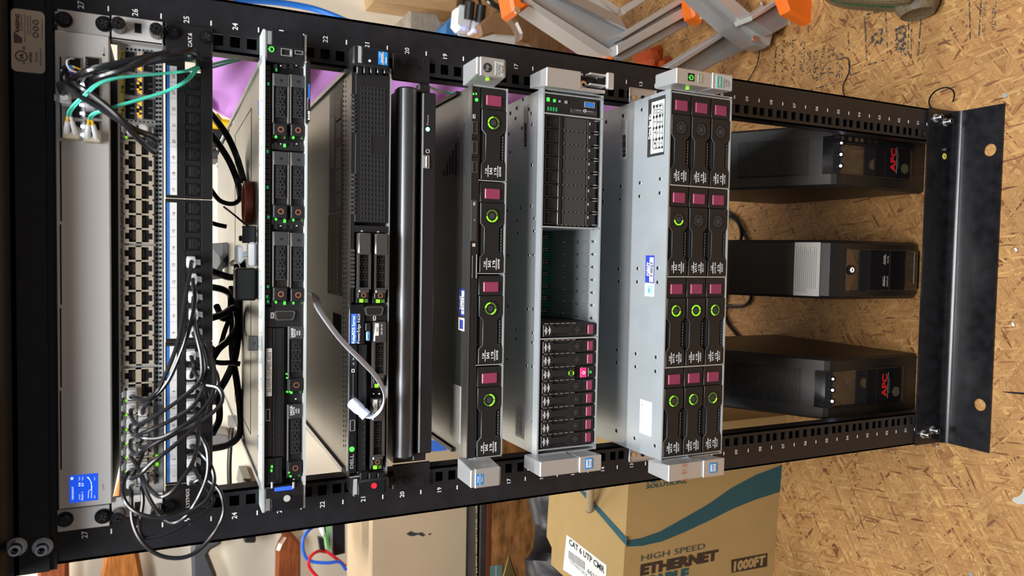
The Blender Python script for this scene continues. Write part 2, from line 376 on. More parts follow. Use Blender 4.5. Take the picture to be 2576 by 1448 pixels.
def L_profile(zt, zb, yf, yo, t=.003, r=.015, flip=False):
    o = [];
    o += [(yf, zt), (yf, zb+r)]
    for i in range(1, 7):
        a = math.pi/2*i/6; o.append((yf-r*(1-math.cos(a)), zb+r*(1-math.sin(a))))
    o += [(yo, zb), (yo, zb-t)]
    for i in range(0, 7):
        a = math.pi/2*(6-i)/6; o.append((yf-r+(r+t)*math.cos(a), zb+r-(r+t)*math.sin(a)))
    o += [(yf+t, zt)]
    return o
zb = FZ+.0035; yf = -.0035
def holed(m, x0, x1, y0, y1, cx, cy, r, za, zc, mt):
    n = 32; sq = []; ci = []
    for i in range(n):
        a = 2*math.pi*i/n+math.pi/4; c, s_ = math.cos(a), math.sin(a); k = 1/max(abs(c), abs(s_))
        sq.append((cx+c*k*((x1-cx) if c > 0 else (cx-x0)), cy+s_*k*((y1-cy) if s_ > 0 else (cy-y0)))); ci.append((cx+c*r, cy+s_*r))
    for z, fl_ in ((zc, 0), (za, 1)):
        vs = [(a, b, z) for a, b in sq]+[(a, b, z) for a, b in ci]; fs = [(i, (i+1) % n, n+(i+1) % n, n+i) for i in range(n)]
        m.add(vs, [q[::-1] for q in fs] if not fl_ else fs, mt)
    vs = [(a, b, za) for a, b in ci]+[(a, b, zc) for a, b in ci]; m.add(vs, [(i, (i+1) % n, n+(i+1) % n, n+i) for i in range(n)], mt)
    vs = [(a, b, za) for a, b in sq]+[(a, b, zc) for a, b in sq]; m.add(vs, [(i, (i+1) % n, n+(i+1) % n, n+i) for i in range(n)], mt)
BLG = mat('black_scuffed_paint', (.008, .008, .010), .24, bump=.07, bs=400, var=.5, vs=60)
b = MB(); yb = -.022-.0035; yo = -.0795
b.prism(L_profile(.0, zb, yf, yb), -XO-.001, XO+.001, BLG, 'x', smooth=True)
ha, hb = fl(2490, 377, zb), fl(2464, 1018, zb); xs = [-XO-.001, hb.x-.03, hb.x+.03, ha.x-.03, ha.x+.03, XO+.001]
for i in range(5):
    if i in (1, 3):
        h = (hb, ha)[i == 3]; holed(b, xs[i], xs[i+1], yo, yb, h.x, h.y, .0098, zb-.003, zb, BLG)
    else: b.box(xs[i], xs[i+1], yo, yb, zb-.003, zb, BLG)
p = fl(2463, 995, zb)
b.build('base_flange', RK)
def allen_bolt(mb, x, z, y, s=1.):
    mb.cyl((x, y, z), (0, -1, 0), .0085*s, .0012, SIL, 24); mb.cyl((x, y-.0012, z), (0, -1, 0), .0068*s, .0016, CHR, 24)
    mb.lathe((x, y-.0028, z), (0, -1, 0), [(.0056*s, 0), (.0056*s, .0075), (.0050*s, .0085), (.0030*s, .0085), (.0028*s, .004), (0, .004)], CHR, 24)
    mb.cyl((x, y-.0068, z), (0, -1, 0), .0028*s, .0002, DK, 6)
for (u, v) in ((2362, 297), (2386, 307), (2330, 1091), (2353, 1081)):
    q = at(u-8, v, yf); mb = MB(); allen_bolt(mb, q.x, q.z, yf, .8); mb.build('frame_bolt', RK, label='bright zinc socket head bolt')
m = MB(); q = at(2375, 376, yf); m.cyl((q.x, yf, q.z), (0, -1, 0), .0025, .003, CHR, 12); m.build('small_rivet', RK)
m = MB(); q = at(2376, 393, yf); m.cyl((q.x, yf, q.z), (0, -1, 0), .005, .0004, YEL, 20); m.text('E', q.x, q.z, yf-.0006, .004, BKP); m.build('yellow_sticker', RK, label='small round yellow sticker')
# top beam
m = MB(); zt0 = at(138, 700, -.001).z; zt1 = at(118, 700, -.0045).z; zt2 = 1.262
m.box(-XI, XI, .0, .02, 27*U-.0012, zt1, BLK); m.box(-XO-.004, XO+.004, -.0015, .0, zt0, zt1+.003, BLK); m.box(-XO-.004, XO+.004, -.0045, .0, zt1, at(27, 700, -.0045).z, BLK)
zz = at(27, 700, -.0045).z
pr = [(-.0045, zz-.004), (-.0045, zz)]+[(-.0045-.012*(1-math.cos(a)), zz+.012*math.sin(a)) for a in [math.pi/2*i/6 for i in range(1, 7)]]+[(-.078, zz+.012), (-.078, zz+.015), (0, zz+.015), (0, zz-.004)]
m.prism(pr, -XO-.004, XO+.004, BLK, 'x', smooth=True); m.build('top_beam', RK)
for (u, v) in ((42, 1374), (108, 1374)):
    q = at(u, v, -.0045); mb = MB(); allen_bolt(mb, q.x, q.z, -.0045, 1.0); mb.build('frame_bolt', RK, label='bright zinc socket head bolt')
# ---------------------------------------------------------------- rack sticker
m = MB(); y = -.0048; x0, x1, z0, z1 = rc(28, 25, 113, 182, y); r = .004
pts = []
for cx, cz, a0 in ((x1-r, z1-r, 0), (x0+r, z1-r, 90), (x0+r, z0+r, 180), (x1-r, z0+r, 270)):
    pts += [(cx+r*math.cos(math.radians(a0+k*22.5)), cz+r*math.sin(math.radians(a0+k*22.5))) for k in range(5)]
STI = mat('cream_sticker', (.66, .63, .56), .5); m.prism(pts, y, y+.0003, STI); y -= .0003
tx(m, 'RAISING', 44, 58, y, 10, 45, BKP, .03); tx(m, 'ELECTRONICS', 54, 57, y, 4.6, 40, BKP)
tx(m, 'Raising Electronics 37U Server Rack', 63, 71, y, 3.4, 70, BKP); tx(m, 'Model: CRSN27.7001', 70, 64, y, 3.2, 44, BKP); tx(m, 'Loading Weight: 500LBS', 77, 64, y, 3.2, 50, BKP)
tx(m, 'www.risingracks.com', 106, 73, y, 3.6, 54, BKP)
q = at(54, 141, y); m.arc(q.x, q.z, y, y+.0002, .0040, .0047, 0, 360, BKP, 28); tx(m, 'UL', 54, 141, y, 8.5, 15, BKP, .04); tx(m, 'c', 60, 159, y, 6, 6, BKP, .03); tx(m, 'US', 60, 121, y, 6, 9, BKP, .03)
tx(m, 'LISTED', 77, 144, y, 6.5, 26, BKP, .03); tx(m, 'E522052', 92, 143, y, 5, 25, BKP); tx(m, 'AV Equipment', 103, 143, y, 5.2, 44, BKP)
for i, (u, v) in enumerate(((90, 88), (90, 72), (90, 56))):
    q = at(u, v, y); m.arc(q.x, q.z, y, y+.0002, .0017, .0023, 0, 360, BKP, 16); m.text(('e', 'CNAS', 'IAF')[i], q.x, q.z, y, .0011, BKP)
for i in range(5):
    q = at(37+i*4.2, 92+i*1.6, y); m.box(q.x-.0055+i*.0005, q.x+.004-i*.0006, y, y+.0002, q.z-.0004, q.z+.0004, BKP)
m.build('rack_sticker', RK, label='cream rounded certification sticker')
# ---------------------------------------------------------------- screws
def rack_screw(parent, u, v, y, s=1., name='rack_screw', hexed=True, lab=None):
    q = at(u, v, y); m = MB(); m.cyl((q.x, y, q.z), (0, -1, 0), .0072*s, .0014, BLK2, 22)
    m.cyl((q.x, y-.0014, q.z), (0, -1, 0), .0058*s, .0034, BLK2, 6 if hexed else 20, smooth=not hexed); m.cyl((q.x, y-.0048, q.z), (0, -1, 0), .0050*s, .0010, BLK2, 18, r2=.0043*s, smooth=False)
    for k in range(2):
        a = .5+k*math.pi/2; c, s_ = math.cos(a)*.0034*s, math.sin(a)*.0034*s; d = .0006*s; nx, nz = -math.sin(a)*d, math.cos(a)*d
        m.add([(q.x+c+nx, y-.0059, q.z+s_+nz), (q.x+c-nx, y-.0059, q.z+s_-nz), (q.x-c-nx, y-.0059, q.z-s_-nz), (q.x-c+nx, y-.0059, q.z-s_+nz)], [(0, 1, 2, 3)], PLG)  # cross recess painted lighter to stand in for its glinting edges
    return m.build(name, parent)
def thumb_screw(parent, u, v, y):
    q = at(u, v, y); m = MB(); n = 18; pr = []
    for k in range(n*2):
        a = math.pi*k/n; r = .0062 if k % 2 else .0056; pr.append((q.x+r*math.cos(a), q.z+r*math.sin(a)))
    m.prism(pr, y-.017, y, BLK2, ch=.0008); 
    for a in (.4, .4+math.pi/2):
        c, s_ = math.cos(a)*.0042, math.sin(a)*.0042; nx, nz = -math.sin(a)*.0009, math.cos(a)*.0009
        m.add([(q.x+c+nx, y-.0172, q.z+s_+nz), (q.x+c-nx, y-.0172, q.z+s_-nz), (q.x-c-nx, y-.0172, q.z-s_-nz), (q.x-c+nx, y-.0172, q.z-s_+nz)], [(0, 1, 2, 3)], DK)
    return m.build('thumb_screw', parent)
def led(parent, u, v, y, w, h, m, name='status_light'):
    q = at(u, v, y); mb = MB(); mb.box(q.x-w/2, q.x+w/2, y-.0006, y+.0005, q.z-h/2, q.z+h/2, m); return mb.build(name, parent)
# ---------------------------------------------------------------- top switch (unit 27)
y = -.007; S1 = thing('network_switch', 'pale grey network switch with blue throughput screen in the top unit of the rack', 'network switch', (0, 0, 26*U))
x0, x1, z0, z1 = rc(143, 84, 278, 1274, y)
m = MB(); m.box(x0, x1, y, y+.012, z0, z1, GRY, .0008); m.box(x0+.002, x1-.002, y+.012, .30, z0, z1, PLG)
m.box(x0, x1, y-.0004, y, z1-.0012, z1-.0004, SIL)
for a, b in ((143, 346), (355, 556), (564, 766), (774, 974), (982, 1181)):
    q0, q1, r0, r1 = rc(151, a, 155, b, y); m.box(q0, q1, y-.0002, y+.001, r0, r1, DK)
tx(m, 'USW', 259, 1224, y-.0003, 5, 16, GRP, .01); tx(m, 'RESET', 262, 126, y-.0003, 4, 15, GRP)
q = at(261, 138, y); m.cyl((q.x, y+.0004, q.z), (0, -1, 0), .001, .0007, DK, 12)
tx(m, '2', 258, 334, y-.0003, 4, 3, GRP); tx(m, '6', 258, 228, y-.0003, 4, 3, GRP); tx(m, '8', 258, 174, y-.0003, 4, 3, GRP)
m.build('switch_body', S1)
for a, b in ((31, 84), (1276, 1330)):
    m = MB(); q0, q1, r0, r1 = rc(144, a, 276, b, -.003); m.box(q0, q1, -.003, -.0003, r0, r1, GRY, .0006); m.build('mounting_ear', S1, label='silver grey ear')
for u, v in ((161, 50), (262, 61), (163.4, 1305), (259.4, 1297)): rack_screw(S1, u, v, -.003)
m = MB(); ys = y-.0006; x0, x1, z0, z1 = rc(175, 1193, 246, 1261, ys); m.box(x0, x1, ys, y, z0, z1, SCR, .0005); ys -= .0002
tx(m, 'THROUGHPUT', 183, 1240, ys, 4.5, 33, SCT, .02); tx(m, 'UPLINK', 200, 1249, ys, 3, 14, SCT); tx(m, 'Port 1', 207, 1247, ys, 4.5, 20, SCT, .02)
for i, s_ in enumerate(('5.0', '5.7')): tx(m, s_, 200+8*i, 1218, ys, 4.5, 9, SCT, .04); tx(m, 'Mbps', 200+8*i, 1203, ys, 3, 9, SCT)
def scl(pts):
    m.tube([at(u, v, ys) for u, v in pts], .00025, SCT, 4, 1)
scl([(222, 1252), (223, 1234), (230, 1230), (230, 1214), (226, 1206), (218, 1199)]); scl([(230, 1252), (231, 1222), (228, 1210), (222, 1199)])
tx(m, '-60 s', 238, 1249, ys, 3.2, 8, SCT); tx(m, 'now', 238, 1203, ys, 3.2, 8, SCT); led_ = rc(178, 1200, 184, 1206, ys); m.box(led_[0], led_[1], ys, ys+.0002, led_[2], led_[3], SCT)
m.build('display_screen', S1, label='glowing blue status display')
CAG = mat('nickel_cage', (.55, .53, .48), .3, metal=.9)
for r_, (va, vb) in enumerate(((144, 190), (194, 243), (248, 298), (303, 350))):
    for (ua, ub) in ((168, 206), (214, 253)):
        m = MB(); x0, x1, z0, z1 = rc(ua, va, ub, vb, y); m.ring(x0, x1, z0, z1, .0009, y-.0012, y+.004, CAG); m.box(x0+.0008, x1-.0008, y-.0003, y+.0006, z0+.0008, z1-.0008, DK)
        for k in range(5): m.box(lerp(x0, x1, .15+.16*k), lerp(x0, x1, .21+.16*k), y-.0005, y, z1-.0024, z1-.0012, CAG)
        m.build('sfp_port', S1)
for u, v in ((207, 213), (205, 264), (206, 285), (208, 318), (209, 339)): led(S1, u, v, y-.001, .0022, .003, LWH)
# ---------------------------------------------------------------- second switch (unit 26)
y2 = .010; S2 = thing('network_switch', 'grey 48-port network switch with yellow port strip, below the pale switch with the screen', 'network switch', (0, 0, 25*U))
x0, x1, z0, z1 = rc(298, 107, 411, 1243, y2)
m = MB(); m.box(x0, x1, y2, .35, z0, z1, GRY2, .0006); m.box(x0, x1, y2-.0012, y2, z1-.0022, z1, GRY, .0003)
for c_, uu in enumerate((394.5, 403)):
    for k in range(74):
        q = at(uu, lerp(168, 1006, k/73), y2)
        m.box(q.x-.0011, q.x+.0011, y2-.0003, y2+.0004, q.z-.0011, q.z+.0011, DK)
tx(m, 'Cisco NEXUS N9K-C9372TX', 395, 1092, y2-.0005, 5, 150, BKP, .01); tx(m, 'BCN', 395, 1205, y2-.0005, 3.5, 12, BKP); tx(m, 'STS', 395, 1176, y2-.0005, 3.5, 11, BKP)
for k in range(7):
    q = at(lerp(320, 381, k/6), lerp(123, 129, k/6), y2); m.cyl((q.x, y2+.0004, q.z), (0, -1, 0), .0011, .0008, DK, 10)
    q = at(lerp(320, 383, k/6), lerp(303, 308, k/6), y2); m.cyl((q.x, y2+.0004, q.z), (0, -1, 0), .0007, .0008, DK, 8)
m.build('switch_body', S2)
for a, b, c in ((46, 107, 71), (1245, 1296, 1273)):
    m = MB(); q0, q1, r0, r1 = rc(281, a, 410, b, -.003); m.box(q0, q1, -.003, -.0003, r0, r1, GRY, .0006)
    m.box(q0 if a > 500 else q0, q0+.002 if a < 500 else q0+.0005, -.003, .012, r0, r1, GRY); q = at(347, c, -.003); m.box(q.x-.0045, q.x+.0045, -.0034, -.0028, q.z-.0028, q.z+.0028, DK, .0001); m.build('mounting_ear', S2, label='silver grey ear')
for u, v in ((300, 70), (394, 84), (299, 1290), (396, 1280)): thumb_screw(S2, u, v, -.003)
m = MB(); q0, q1, r0, r1 = rc(302, 126, 312, 304, y2); m.box(q0, q1, y2-.0006, y2, r0, r1, YEL)
for s_, v in (('54', 137), ('\u25bc', 148), ('51', 228), ('\u25b2', 218), ('49', 288), ('\u25b2', 277)):
    if s_ in '\u25bc\u25b2':
        q = at(307, v, y2-.001); d = .0012 if s_ == '\u25b2' else -.0012; m.add([(q.x-.0015, y2-.0009, q.z-d), (q.x+.0015, y2-.0009, q.z-d), (q.x, y2-.0009, q.z+d)], [(0, 1, 2)], BKP)
    else: tx(m, s_, 307, v, y2-.0009, 5.5, 11, BKP, .01)
m.build('port_strip', S2, label='yellow port number strip')
for va, vb in ((129, 183), (189, 241), (249, 302)):
    for ua, ub in ((313, 342), (360, 387)):
        m = MB(); q0, q1, r0, r1 = rc(ua, va, ub, vb, y2); m.ring(q0, q1, r0, r1, .0008, y2-.0015, y2+.001, CAG); m.box(q0+.0008, q1-.0008, y2-.0004, y2+.0004, r0+.0008, r1-.0008, DK)
        m.box(lerp(q0, q1, .3), lerp(q0, q1, .36), y2-.0008, y2, r0+.001, lerp(r0, r1, .5), CAG); m.box(lerp(q0, q1, .55), lerp(q0, q1, .6), y2-.0008, y2, r0+.001, lerp(r0, r1, .5), CAG); m.build('qsfp_port', S2)
    m = MB(); q0, q1, r0, r1 = rc(343, va+2, 359, vb-2, y2); m.box(q0, q1, y2-.0008, y2, r0, r1, GRY2)
    for k in range(2):
        q = at(351, lerp(va, vb, .22+.6*k), y2-.001); d = .002; m.add([(q.x-.0022, y2-.0012, q.z-d), (q.x+.0022, y2-.0012, q.z-d), (q.x, y2-.0012, q.z+d)], [(0, 1, 2)], LAM)
    for k in range(4):
        for j in range(2): q = at(347+7*j, lerp(va, vb, .40+.1*k), y2); m.box(q.x-.001, q.x+.001, y2-.0011, y2, q.z-.0009, q.z+.0009, DK if (k+j) % 3 else LAM)
    m.build('indicator_strip', S2)
def rj_block(va, vb, nhi):
    x0, x1, z0, z1 = rc(311, va, 387, vb, y2); m = MB(); yb_ = y2-.004
    m.ring(x0, x1, z0, z1, .0012, yb_, y2+.0005, BEI); zm = (z0+z1)/2; pw = (x1-x0)/8
    m.box(x0, x1, yb_, y2, zm-.0025, zm+.0025, BEI)
    for k in range(1, 8): m.box(x0+pw*k-.0008, x0+pw*k+.0008, yb_, y2, z0, z1, BEI)
    for k in range(8):
        xc = x0+pw*(k+.5)
        for top in (0, 1):
            zz = z1-.0012 if top else z0+.0012; d = -.0032 if top else .0032
            for sd in (-1, 1):
                m.box(xc+sd*.0062, xc+sd*.0030, yb_+.0002, y2, zz, zz+d, BEI)
                if top: m.add([(xc+sd*.0047-.0008, yb_, zz+d*.3), (xc+sd*.0047+.0008, yb_, zz+d*.3), (xc+sd*.0047, yb_, zz+d*.85)], [(0, 1, 2)], GRP)
    m.build('port_block', S2, label='beige block of sixteen ethernet ports')
    t = MB()
    for k in range(8):
        xc = x0+pw*(k+.5); n = nhi-1-2*(7-k)
        for i, nn in enumerate((n, n+1)):
            t.text(str(nn), xc+(-.0052 if i == 0 else .0030), at(306, (va+vb)/2, y2).z, y2-.0016, .0021, BKP, .01)
            xx = xc+(-.0015 if i == 0 else .0000); zz = at(306, (va+vb)/2, y2).z; d = .0008*(1 if i else -1)
            t.add([(xx-.0006+i*.0004-.0001, y2-.0016, zz+d), (xx+.0006+i*.0004, y2-.0016, zz+d), (xx+i*.0004, y2-.0016, zz-d)], [(0, 1, 2)], BKP)
        for top in (0, 1):
            p = MB(); s_ = 1 if top else -1; za = (z1-.0012) if top else (z0+.0012); zb_ = zm+s_*.0025
            lo, hi = sorted((za-s_*.0032, zb_)); p.box(xc-pw/2+.0012, xc+pw/2-.0012, y2-.0006, y2, lo, hi, DK)
            p.box(xc-.003, xc+.003, y2-.0006, y2, min(za, za-s_*.0032), max(za, za-s_*.0032), DK)
            p.box(xc-.0042, xc+.0042, y2-.0018, y2-.0006, zb_+s_*.002, zb_+s_*.0026, PLG)
            for c in range(8): p.box(xc-.0036+c*.00098, xc-.0036+c*.00098+.0004, y2-.0022, y2-.001, zb_+s_*.0003, zb_+s_*.0018, GLD)
            p.build('ethernet_port', S2)
    return t
tt = rj_block(618, 917, 32)
t3 = rj_block(318, 612, 48); t4 = rj_block(924, 1221, 16)
for t in (t3, t4):
    n0 = len(tt.v); tt.add(t.v, t.f, BKP)
tt.build('port_numbers', S2, label='row of printed port numbers')
for v in (345, 1007, 1043, 1080, 1115, 1151, 1186): led(S2, 318, v, y2-.0045, .0017, .0017, LLM, 'link_light')
for v in (1147, 1167): led(S2, 395, v, y2-.0006, .0032, .0026, LLM)
led(S2, 395, 1196, y2-.0006, .0026, .002, DK, 'indicator')
# ---------------------------------------------------------------- patch panel (unit 25)
y3 = -.004; PP = thing('patch_bay', 'black 24-port CAT.6 patch panel with blue and white number strips, under the 48-port switch', 'patch panel', (0, 0, 24*U))
m = MB(); sec = ((62, 141), (142, 498), (501, 858), (861, 1214), (1216, 1291))
for i, (a, b) in enumerate(sec):
    q0, q1, r0, r1 = rc(416, a, 535, b, y3)
    if i in (0, 4): m.box(q0, q1, y3, -.0004, r0, r1, PLA, .001)
    else:
        # panel section with real openings for the jacks
        ja, jb = at(466, 600, y3).z, at(506, 600, y3).z
        m.box(q0, q1, y3, .010, ja, r1, PLA, .0006); m.box(q0, q1, y3, .010, r0, jb, PLA, .0006)
        pw = (q1-q0)/8
        for k in range(9):
            xx = q0+pw*k; m.box(max(q0, xx-.0022), min(q1, xx+.0022), y3, .010, jb, ja, PLA)
tx(m, 'CAT.6', 478, 101, y3-.0003, 10, 36, WHT, .02); tx(m, "LYS'MIXS", 472, 1252, y3-.0003, 9, 47, WHT, .01)
m.build('panel_body', PP)
for u, v in ((433, 82), (520, 95), (426, 1271), (516, 1265)): rack_screw(PP, u, v, y3, .95)
JX = []
for si, (a, b) in enumerate(sec[1:4]):
    q0, q1, r0, r1 = rc(466, a, 506, b, y3); pw = (q1-q0)/8; ms = MB(); la, lb = ((166, 490), (509, 851), (870, 1212))[si]
    s0, s1, t0, t1 = rc(420, la, 445, lb, y3); ms.box(s0, s1, y3-.0006, y3, t0, t1, WHT); ms.box(s0, s1, y3-.0008, y3-.0006, t1-(t1-t0)*.27, t1, BLU)
    for k in range(8):
        n = 24-8*si-(7-k); xc = q0+pw*(k+.5); JX.append((n, xc))
        ms.text(str(n), lerp(s0, s1, (k+.5)/8)-.0025, t0+(t1-t0)*.33, y3-.0008, .0026, BKP)
        if k: ms.box(lerp(s0, s1, k/8)-.0001, lerp(s0, s1, k/8)+.0001, y3-.0008, y3, t0, t1-(t1-t0)*.27, BLU)
        if n != 24:
            j = MB(); j.box(xc-pw/2+.0018, xc+pw/2-.0018, y3+.0015, .009, r0-.0012, r1+.0012, BLK2); j.box(xc-.0050, xc+.0050, y3+.0008, y3+.0015, r0+.0032, r1-.0030, DK)
            j.box(xc-.0044, xc+.0044, y3+.0002, y3+.0012, r1-.0052, r1-.0040, PLG); j.box(xc-.0024, xc+.0024, y3+.0008, y3+.0015, r0+.001, r0+.0032, DK)
            for c in range(6): j.box(xc-.003+c*.0011, xc-.003+c*.0011+.0004, y3, y3+.001, r1-.0080, r1-.0056, PLG)
            j.build('keystone_jack', PP)
    ms.build('number_strip', PP, label='blue and white port number strip')
# ---------------------------------------------------------------- patch cords
def plug_mesh(x, z, y, s):
    "clear plug pushed in at face y, latch towards s*z"
    m = MB(); m.box(x-.0058, x+.0058, y-.009, y+.004, z-.0038, z+.0038, CLR, .0005)
    for k in range(8): m.box(x-.0036+k*.00098, x-.0036+k*.00098+.0004, y-.0088, y-.002, z-s*.0034, z-s*.0030, GLD)
    m.prism([(y+.002, z+s*.0040), (y-.010, z+s*.0085), (y-.0135, z+s*.0085), (y-.0135, z+s*.0077), (y-.010, z+s*.0073), (y+.002, z+s*.0034)], x-.0026, x+.0026, CLR, 'x')
    m.box(x-.0047, x+.0047, y-.0165, y-.009, z-.0042, z+.0042, FRO, .0012)
    m.cyl((x, y-.0165, z), (0, -1, 0), .0038, .004, FRO, 12, r2=.0030)
    return m
def cord(label, path, ends, r=.0019, mt=CBL, group='black patch cords looping between the switch and the patch panel'):
    "path: (u, v, y) ; ends: list of (u, v, facey, s) plugs at start / finish"
    pts = [at(u, v, y) for u, v, y in path]
    t = thing('patch_cable', label, 'cable', pts[0], group)
    for (i, e) in enumerate(ends):
        if e is None: continue
        u, v, y, s = e; q = at(u, v, y-.009); plug_mesh(q.x, q.z, y, s).build('plug', t, label='clear modular plug')
        a = Vector((q.x, y-.019, q.z)); b = Vector((q.x, y-.027, q.z))
        pts = [a, b]+pts if i == 0 else pts+[b, a]
    m = MB(); m.tube(pts, r, mt, 8, 5); m.build('cable', t)
    return t
A_, B_ = y2-.002, y3+.002       # switch face, panel face
def yy(n, a=-.03, top=-.055, b=-.03): return [a+(top-a)*math.sin(math.pi*i/(n-1))+(b-a)*i/(n-1) for i in range(n)]
def mk(label, pts, s0, s1, top=-.06, a=-.034, b=-.036, **k):
    ys = yy(len(pts), a, top, b); cord(label, [(u, v, y) for (u, v), y in zip(pts, ys)], [s0, s1], **k)
S_, J_ = 1, -1
mk('patch cord in the lowest free socket row end, running straight up to panel port 13', [(342, 1000), (366, 1005), (388, 990), (408, 960), (447, 861), (467, 745), (478, 685)], (332, 990, A_, 1), (480, 659, B_, -1), top=-.055)
mk('patch cord rising beside its twin to panel port 12', [(362, 1026), (380, 1004), (402, 985), (431, 944), (471, 845), (490, 762), (487, 722)], (360, 1030, A_, -1), (483, 702, B_, -1), top=-.048)
mk('patch cord ending in panel port 11', [(332, 1050), (345, 1067), (372, 1056), (445, 1010), (502, 958), (507, 900), (492, 830), (486, 770)], (331, 1024, A_, 1), (485, 747, B_, -1), top=-.066)
mk('patch cord ending in panel port 10', [(330, 1086), (342, 1095), (367, 1085), (435, 1054), (489, 1017), (517, 955), (512, 890), (492, 815)], (331, 1061, A_, 1), (486, 791, B_, -1), top=-.07)
mk('patch cord with white printing ending in panel port 9', [(350, 1072), (343, 1087), (355, 1100), (401, 1101), (445, 1080), (500, 1040), (535, 990), (538, 920), (512, 865), (492, 848)], (360, 1058, A_, -1), (485, 834, B_, -1), top=-.075)
mk('patch cord sweeping wide to the right past panel port 8', [(330, 1130), (345, 1142), (367, 1128), (435, 1088), (502, 1061), (548, 1025), (560, 1000), (548, 975), (512, 965), (490, 935), (487, 915)], (331, 1099, A_, 1), (480, 893, B_, -1), top=-.08)
mk('patch cord ending in panel port 7', [(357, 1108), (350, 1120), (362, 1124), (405, 1108), (458, 1080), (515, 1035), (547, 975), (540, 930), (505, 925), (486, 932)], (360, 1093, A_, -1), (480, 940, B_, -1), top=-.066)
mk('patch cord starting in a tight bend and ending in panel port 6', [(352, 1160), (335, 1196), (331, 1203), (352, 1193), (384, 1162), (448, 1112), (499, 1062), (522, 1010), (512, 975), (492, 970)], (360, 1128, A_, -1), (480, 976, B_, -1), top=-.085)
mk('patch cord hanging in a shallow loop below the switch to panel port 5', [(334, 1155), (350, 1180), (367, 1216), (391, 1243), (411, 1248), (435, 1233), (462, 1199), (485, 1162), (497, 1115), (499, 1065), (490, 1030)], (331, 1134, A_, 1), (480, 1018, B_, -1), top=-.08)
mk('longest patch cord, hanging out over the left rack post in a wide loop', [(331, 1238), (330, 1263), (334, 1314), (354, 1358), (391, 1391), (435, 1403), (479, 1396), (516, 1368), (549, 1324), (563, 1283), (556, 1240), (536, 1216), (509, 1203)], (331, 1212, A_, 1), (481, 1203, B_, -1), top=-.06)
mk('patch cord with a sharp fold over the left rack post', [(357, 1230), (359, 1263), (351, 1320), (356, 1346), (374, 1352), (418, 1341), (468, 1317), (516, 1287), (536, 1263), (529, 1240), (505, 1208), (488, 1178)], (359, 1206, A_, -1), (481, 1161, B_, -1), top=-.05)
mk('patch cord running round the left ear of the 48-port switch', [(322, 1190), (311, 1215), (310, 1246), (324, 1273), (357, 1294), (411, 1302), (462, 1292), (509, 1267), (532, 1236), (539, 1203), (530, 1170), (508, 1142), (490, 1122)], (331, 1172, A_, 1), (481, 1112, B_, -1), top=-.07)
mk('patch cord curving in front of the port numbers to panel port 4', [(356, 1198), (372, 1246), (401, 1294), (428, 1314), (452, 1310), (475, 1290), (502, 1246), (522, 1192), (522, 1135), (506, 1098), (491, 1075)], (360, 1170, A_, -1), (481, 1058, B_, -1), top=-.062)
# cords at the right end: one bundle through the empty jack opening of port 24
XG = 'black cords at the right end gathered through the panel opening'
BT = [(492, 136, -.036), (499, 150, -.02), (500, 163, .01), (503, 168, .06)]
def xcord(label, path, e0=None, r=.0026, mt=CBL, group=XG): cord(label, path, [e0, None], r, mt, group)
xcord('thick black cord, uppermost of the bundle above the green fibres', [(185, 200, -.03), (200, 188, -.045), (236, 174, -.06), (313, 157, -.06), (380, 142, -.055), (440, 131, -.05), (476, 126, -.045)]+BT, None, .0032)
xcord('second thick black cord of the bundle, starting near the white status lights', [(228, 215, -.03), (238, 198, -.045), (270, 187, -.055), (313, 174, -.06), (362, 153, -.06), (408, 138, -.052), (470, 129, -.05)]+[(a+2, b_+3, c) for a, b_, c in BT], None, .0032)
xcord('black cord lying flat over the yellow port strip', [(245, 185, -.02), (300, 178, -.028), (350, 160, -.03), (420, 150, -.035), (470, 147, -.035)]+[(a-1, b_+6, c) for a, b_, c in BT], None, .003)
xcord('black cord crossing diagonally down to switch port 47, left one', [(164, 243, -.02), (153, 226, -.035), (150, 212, -.04), (162, 216, -.05), (188, 233, -.06), (236, 262, -.06), (294, 298, -.062), (340, 326, -.06), (377, 340, -.05), (396, 353, -.04), (392, 362, -.03), (372, 345, -.026)], (166, 248, y+.002, 1) if False else None, .0028)
xcord('black cord crossing diagonally down to switch port 46, right one', [(176, 205, -.03), (190, 214, -.05), (217, 229, -.06), (275, 273, -.066), (313, 310, -.068), (345, 345, -.062), (375, 372, -.05), (392, 383, -.04), (386, 366, -.03), (368, 340, -.022)], None, .0028)
xcord('thin black cord looped tightly at the top of the pale switch', [(162, 212, -.012), (156, 195, -.02), (158, 174, -.024), (166, 170, -.02), (170, 190, -.022), (172, 208, -.03), (184, 220, -.03), (205, 222, -.012)], None, .0018)
xcord('thin black cord looped beside the white status lights', [(222, 222, -.01), (216, 208, -.02), (224, 198, -.026), (236, 196, -.02), (240, 204, -.01)], None, .0016)
t = thing('modular_plug', 'clear plug with latch sticking out of the top row of the pale switch', 'plug', at(165, 250, -.02)); q = at(166, 250, -.018); plug_mesh(q.x, q.z, -.009, 1).build('plug_body', t)
t = thing('modular_plug', 'clear plug in the lower row of the pale switch above its twin fibre plug', 'plug', at(228, 262, -.02)); q = at(228, 262, -.018); plug_mesh(q.x, q.z, -.009, -1).build('plug_body', t)
t = thing('modular_plug', 'clear plug in the top row of the 48-port switch next to the amber triangles', 'plug', at(331, 328, -.02)); q = at(331, 326, -.005); plug_mesh(q.x, q.z, A_, 1).build('plug_body', t)
t = thing('modular_plug', 'clear plug in the lower row of the 48-port switch under the crossing black cords', 'plug', at(361, 328, -.02)); q = at(361, 326, -.005); plug_mesh(q.x, q.z, A_, -1).build('plug_body', t)
m = MB(); q0, q1, r0, r1 = rc(167, 164, 186, 183, -.02); m.box(q0, q1, -.022, -.009, r0, r1, BLU, .0006)
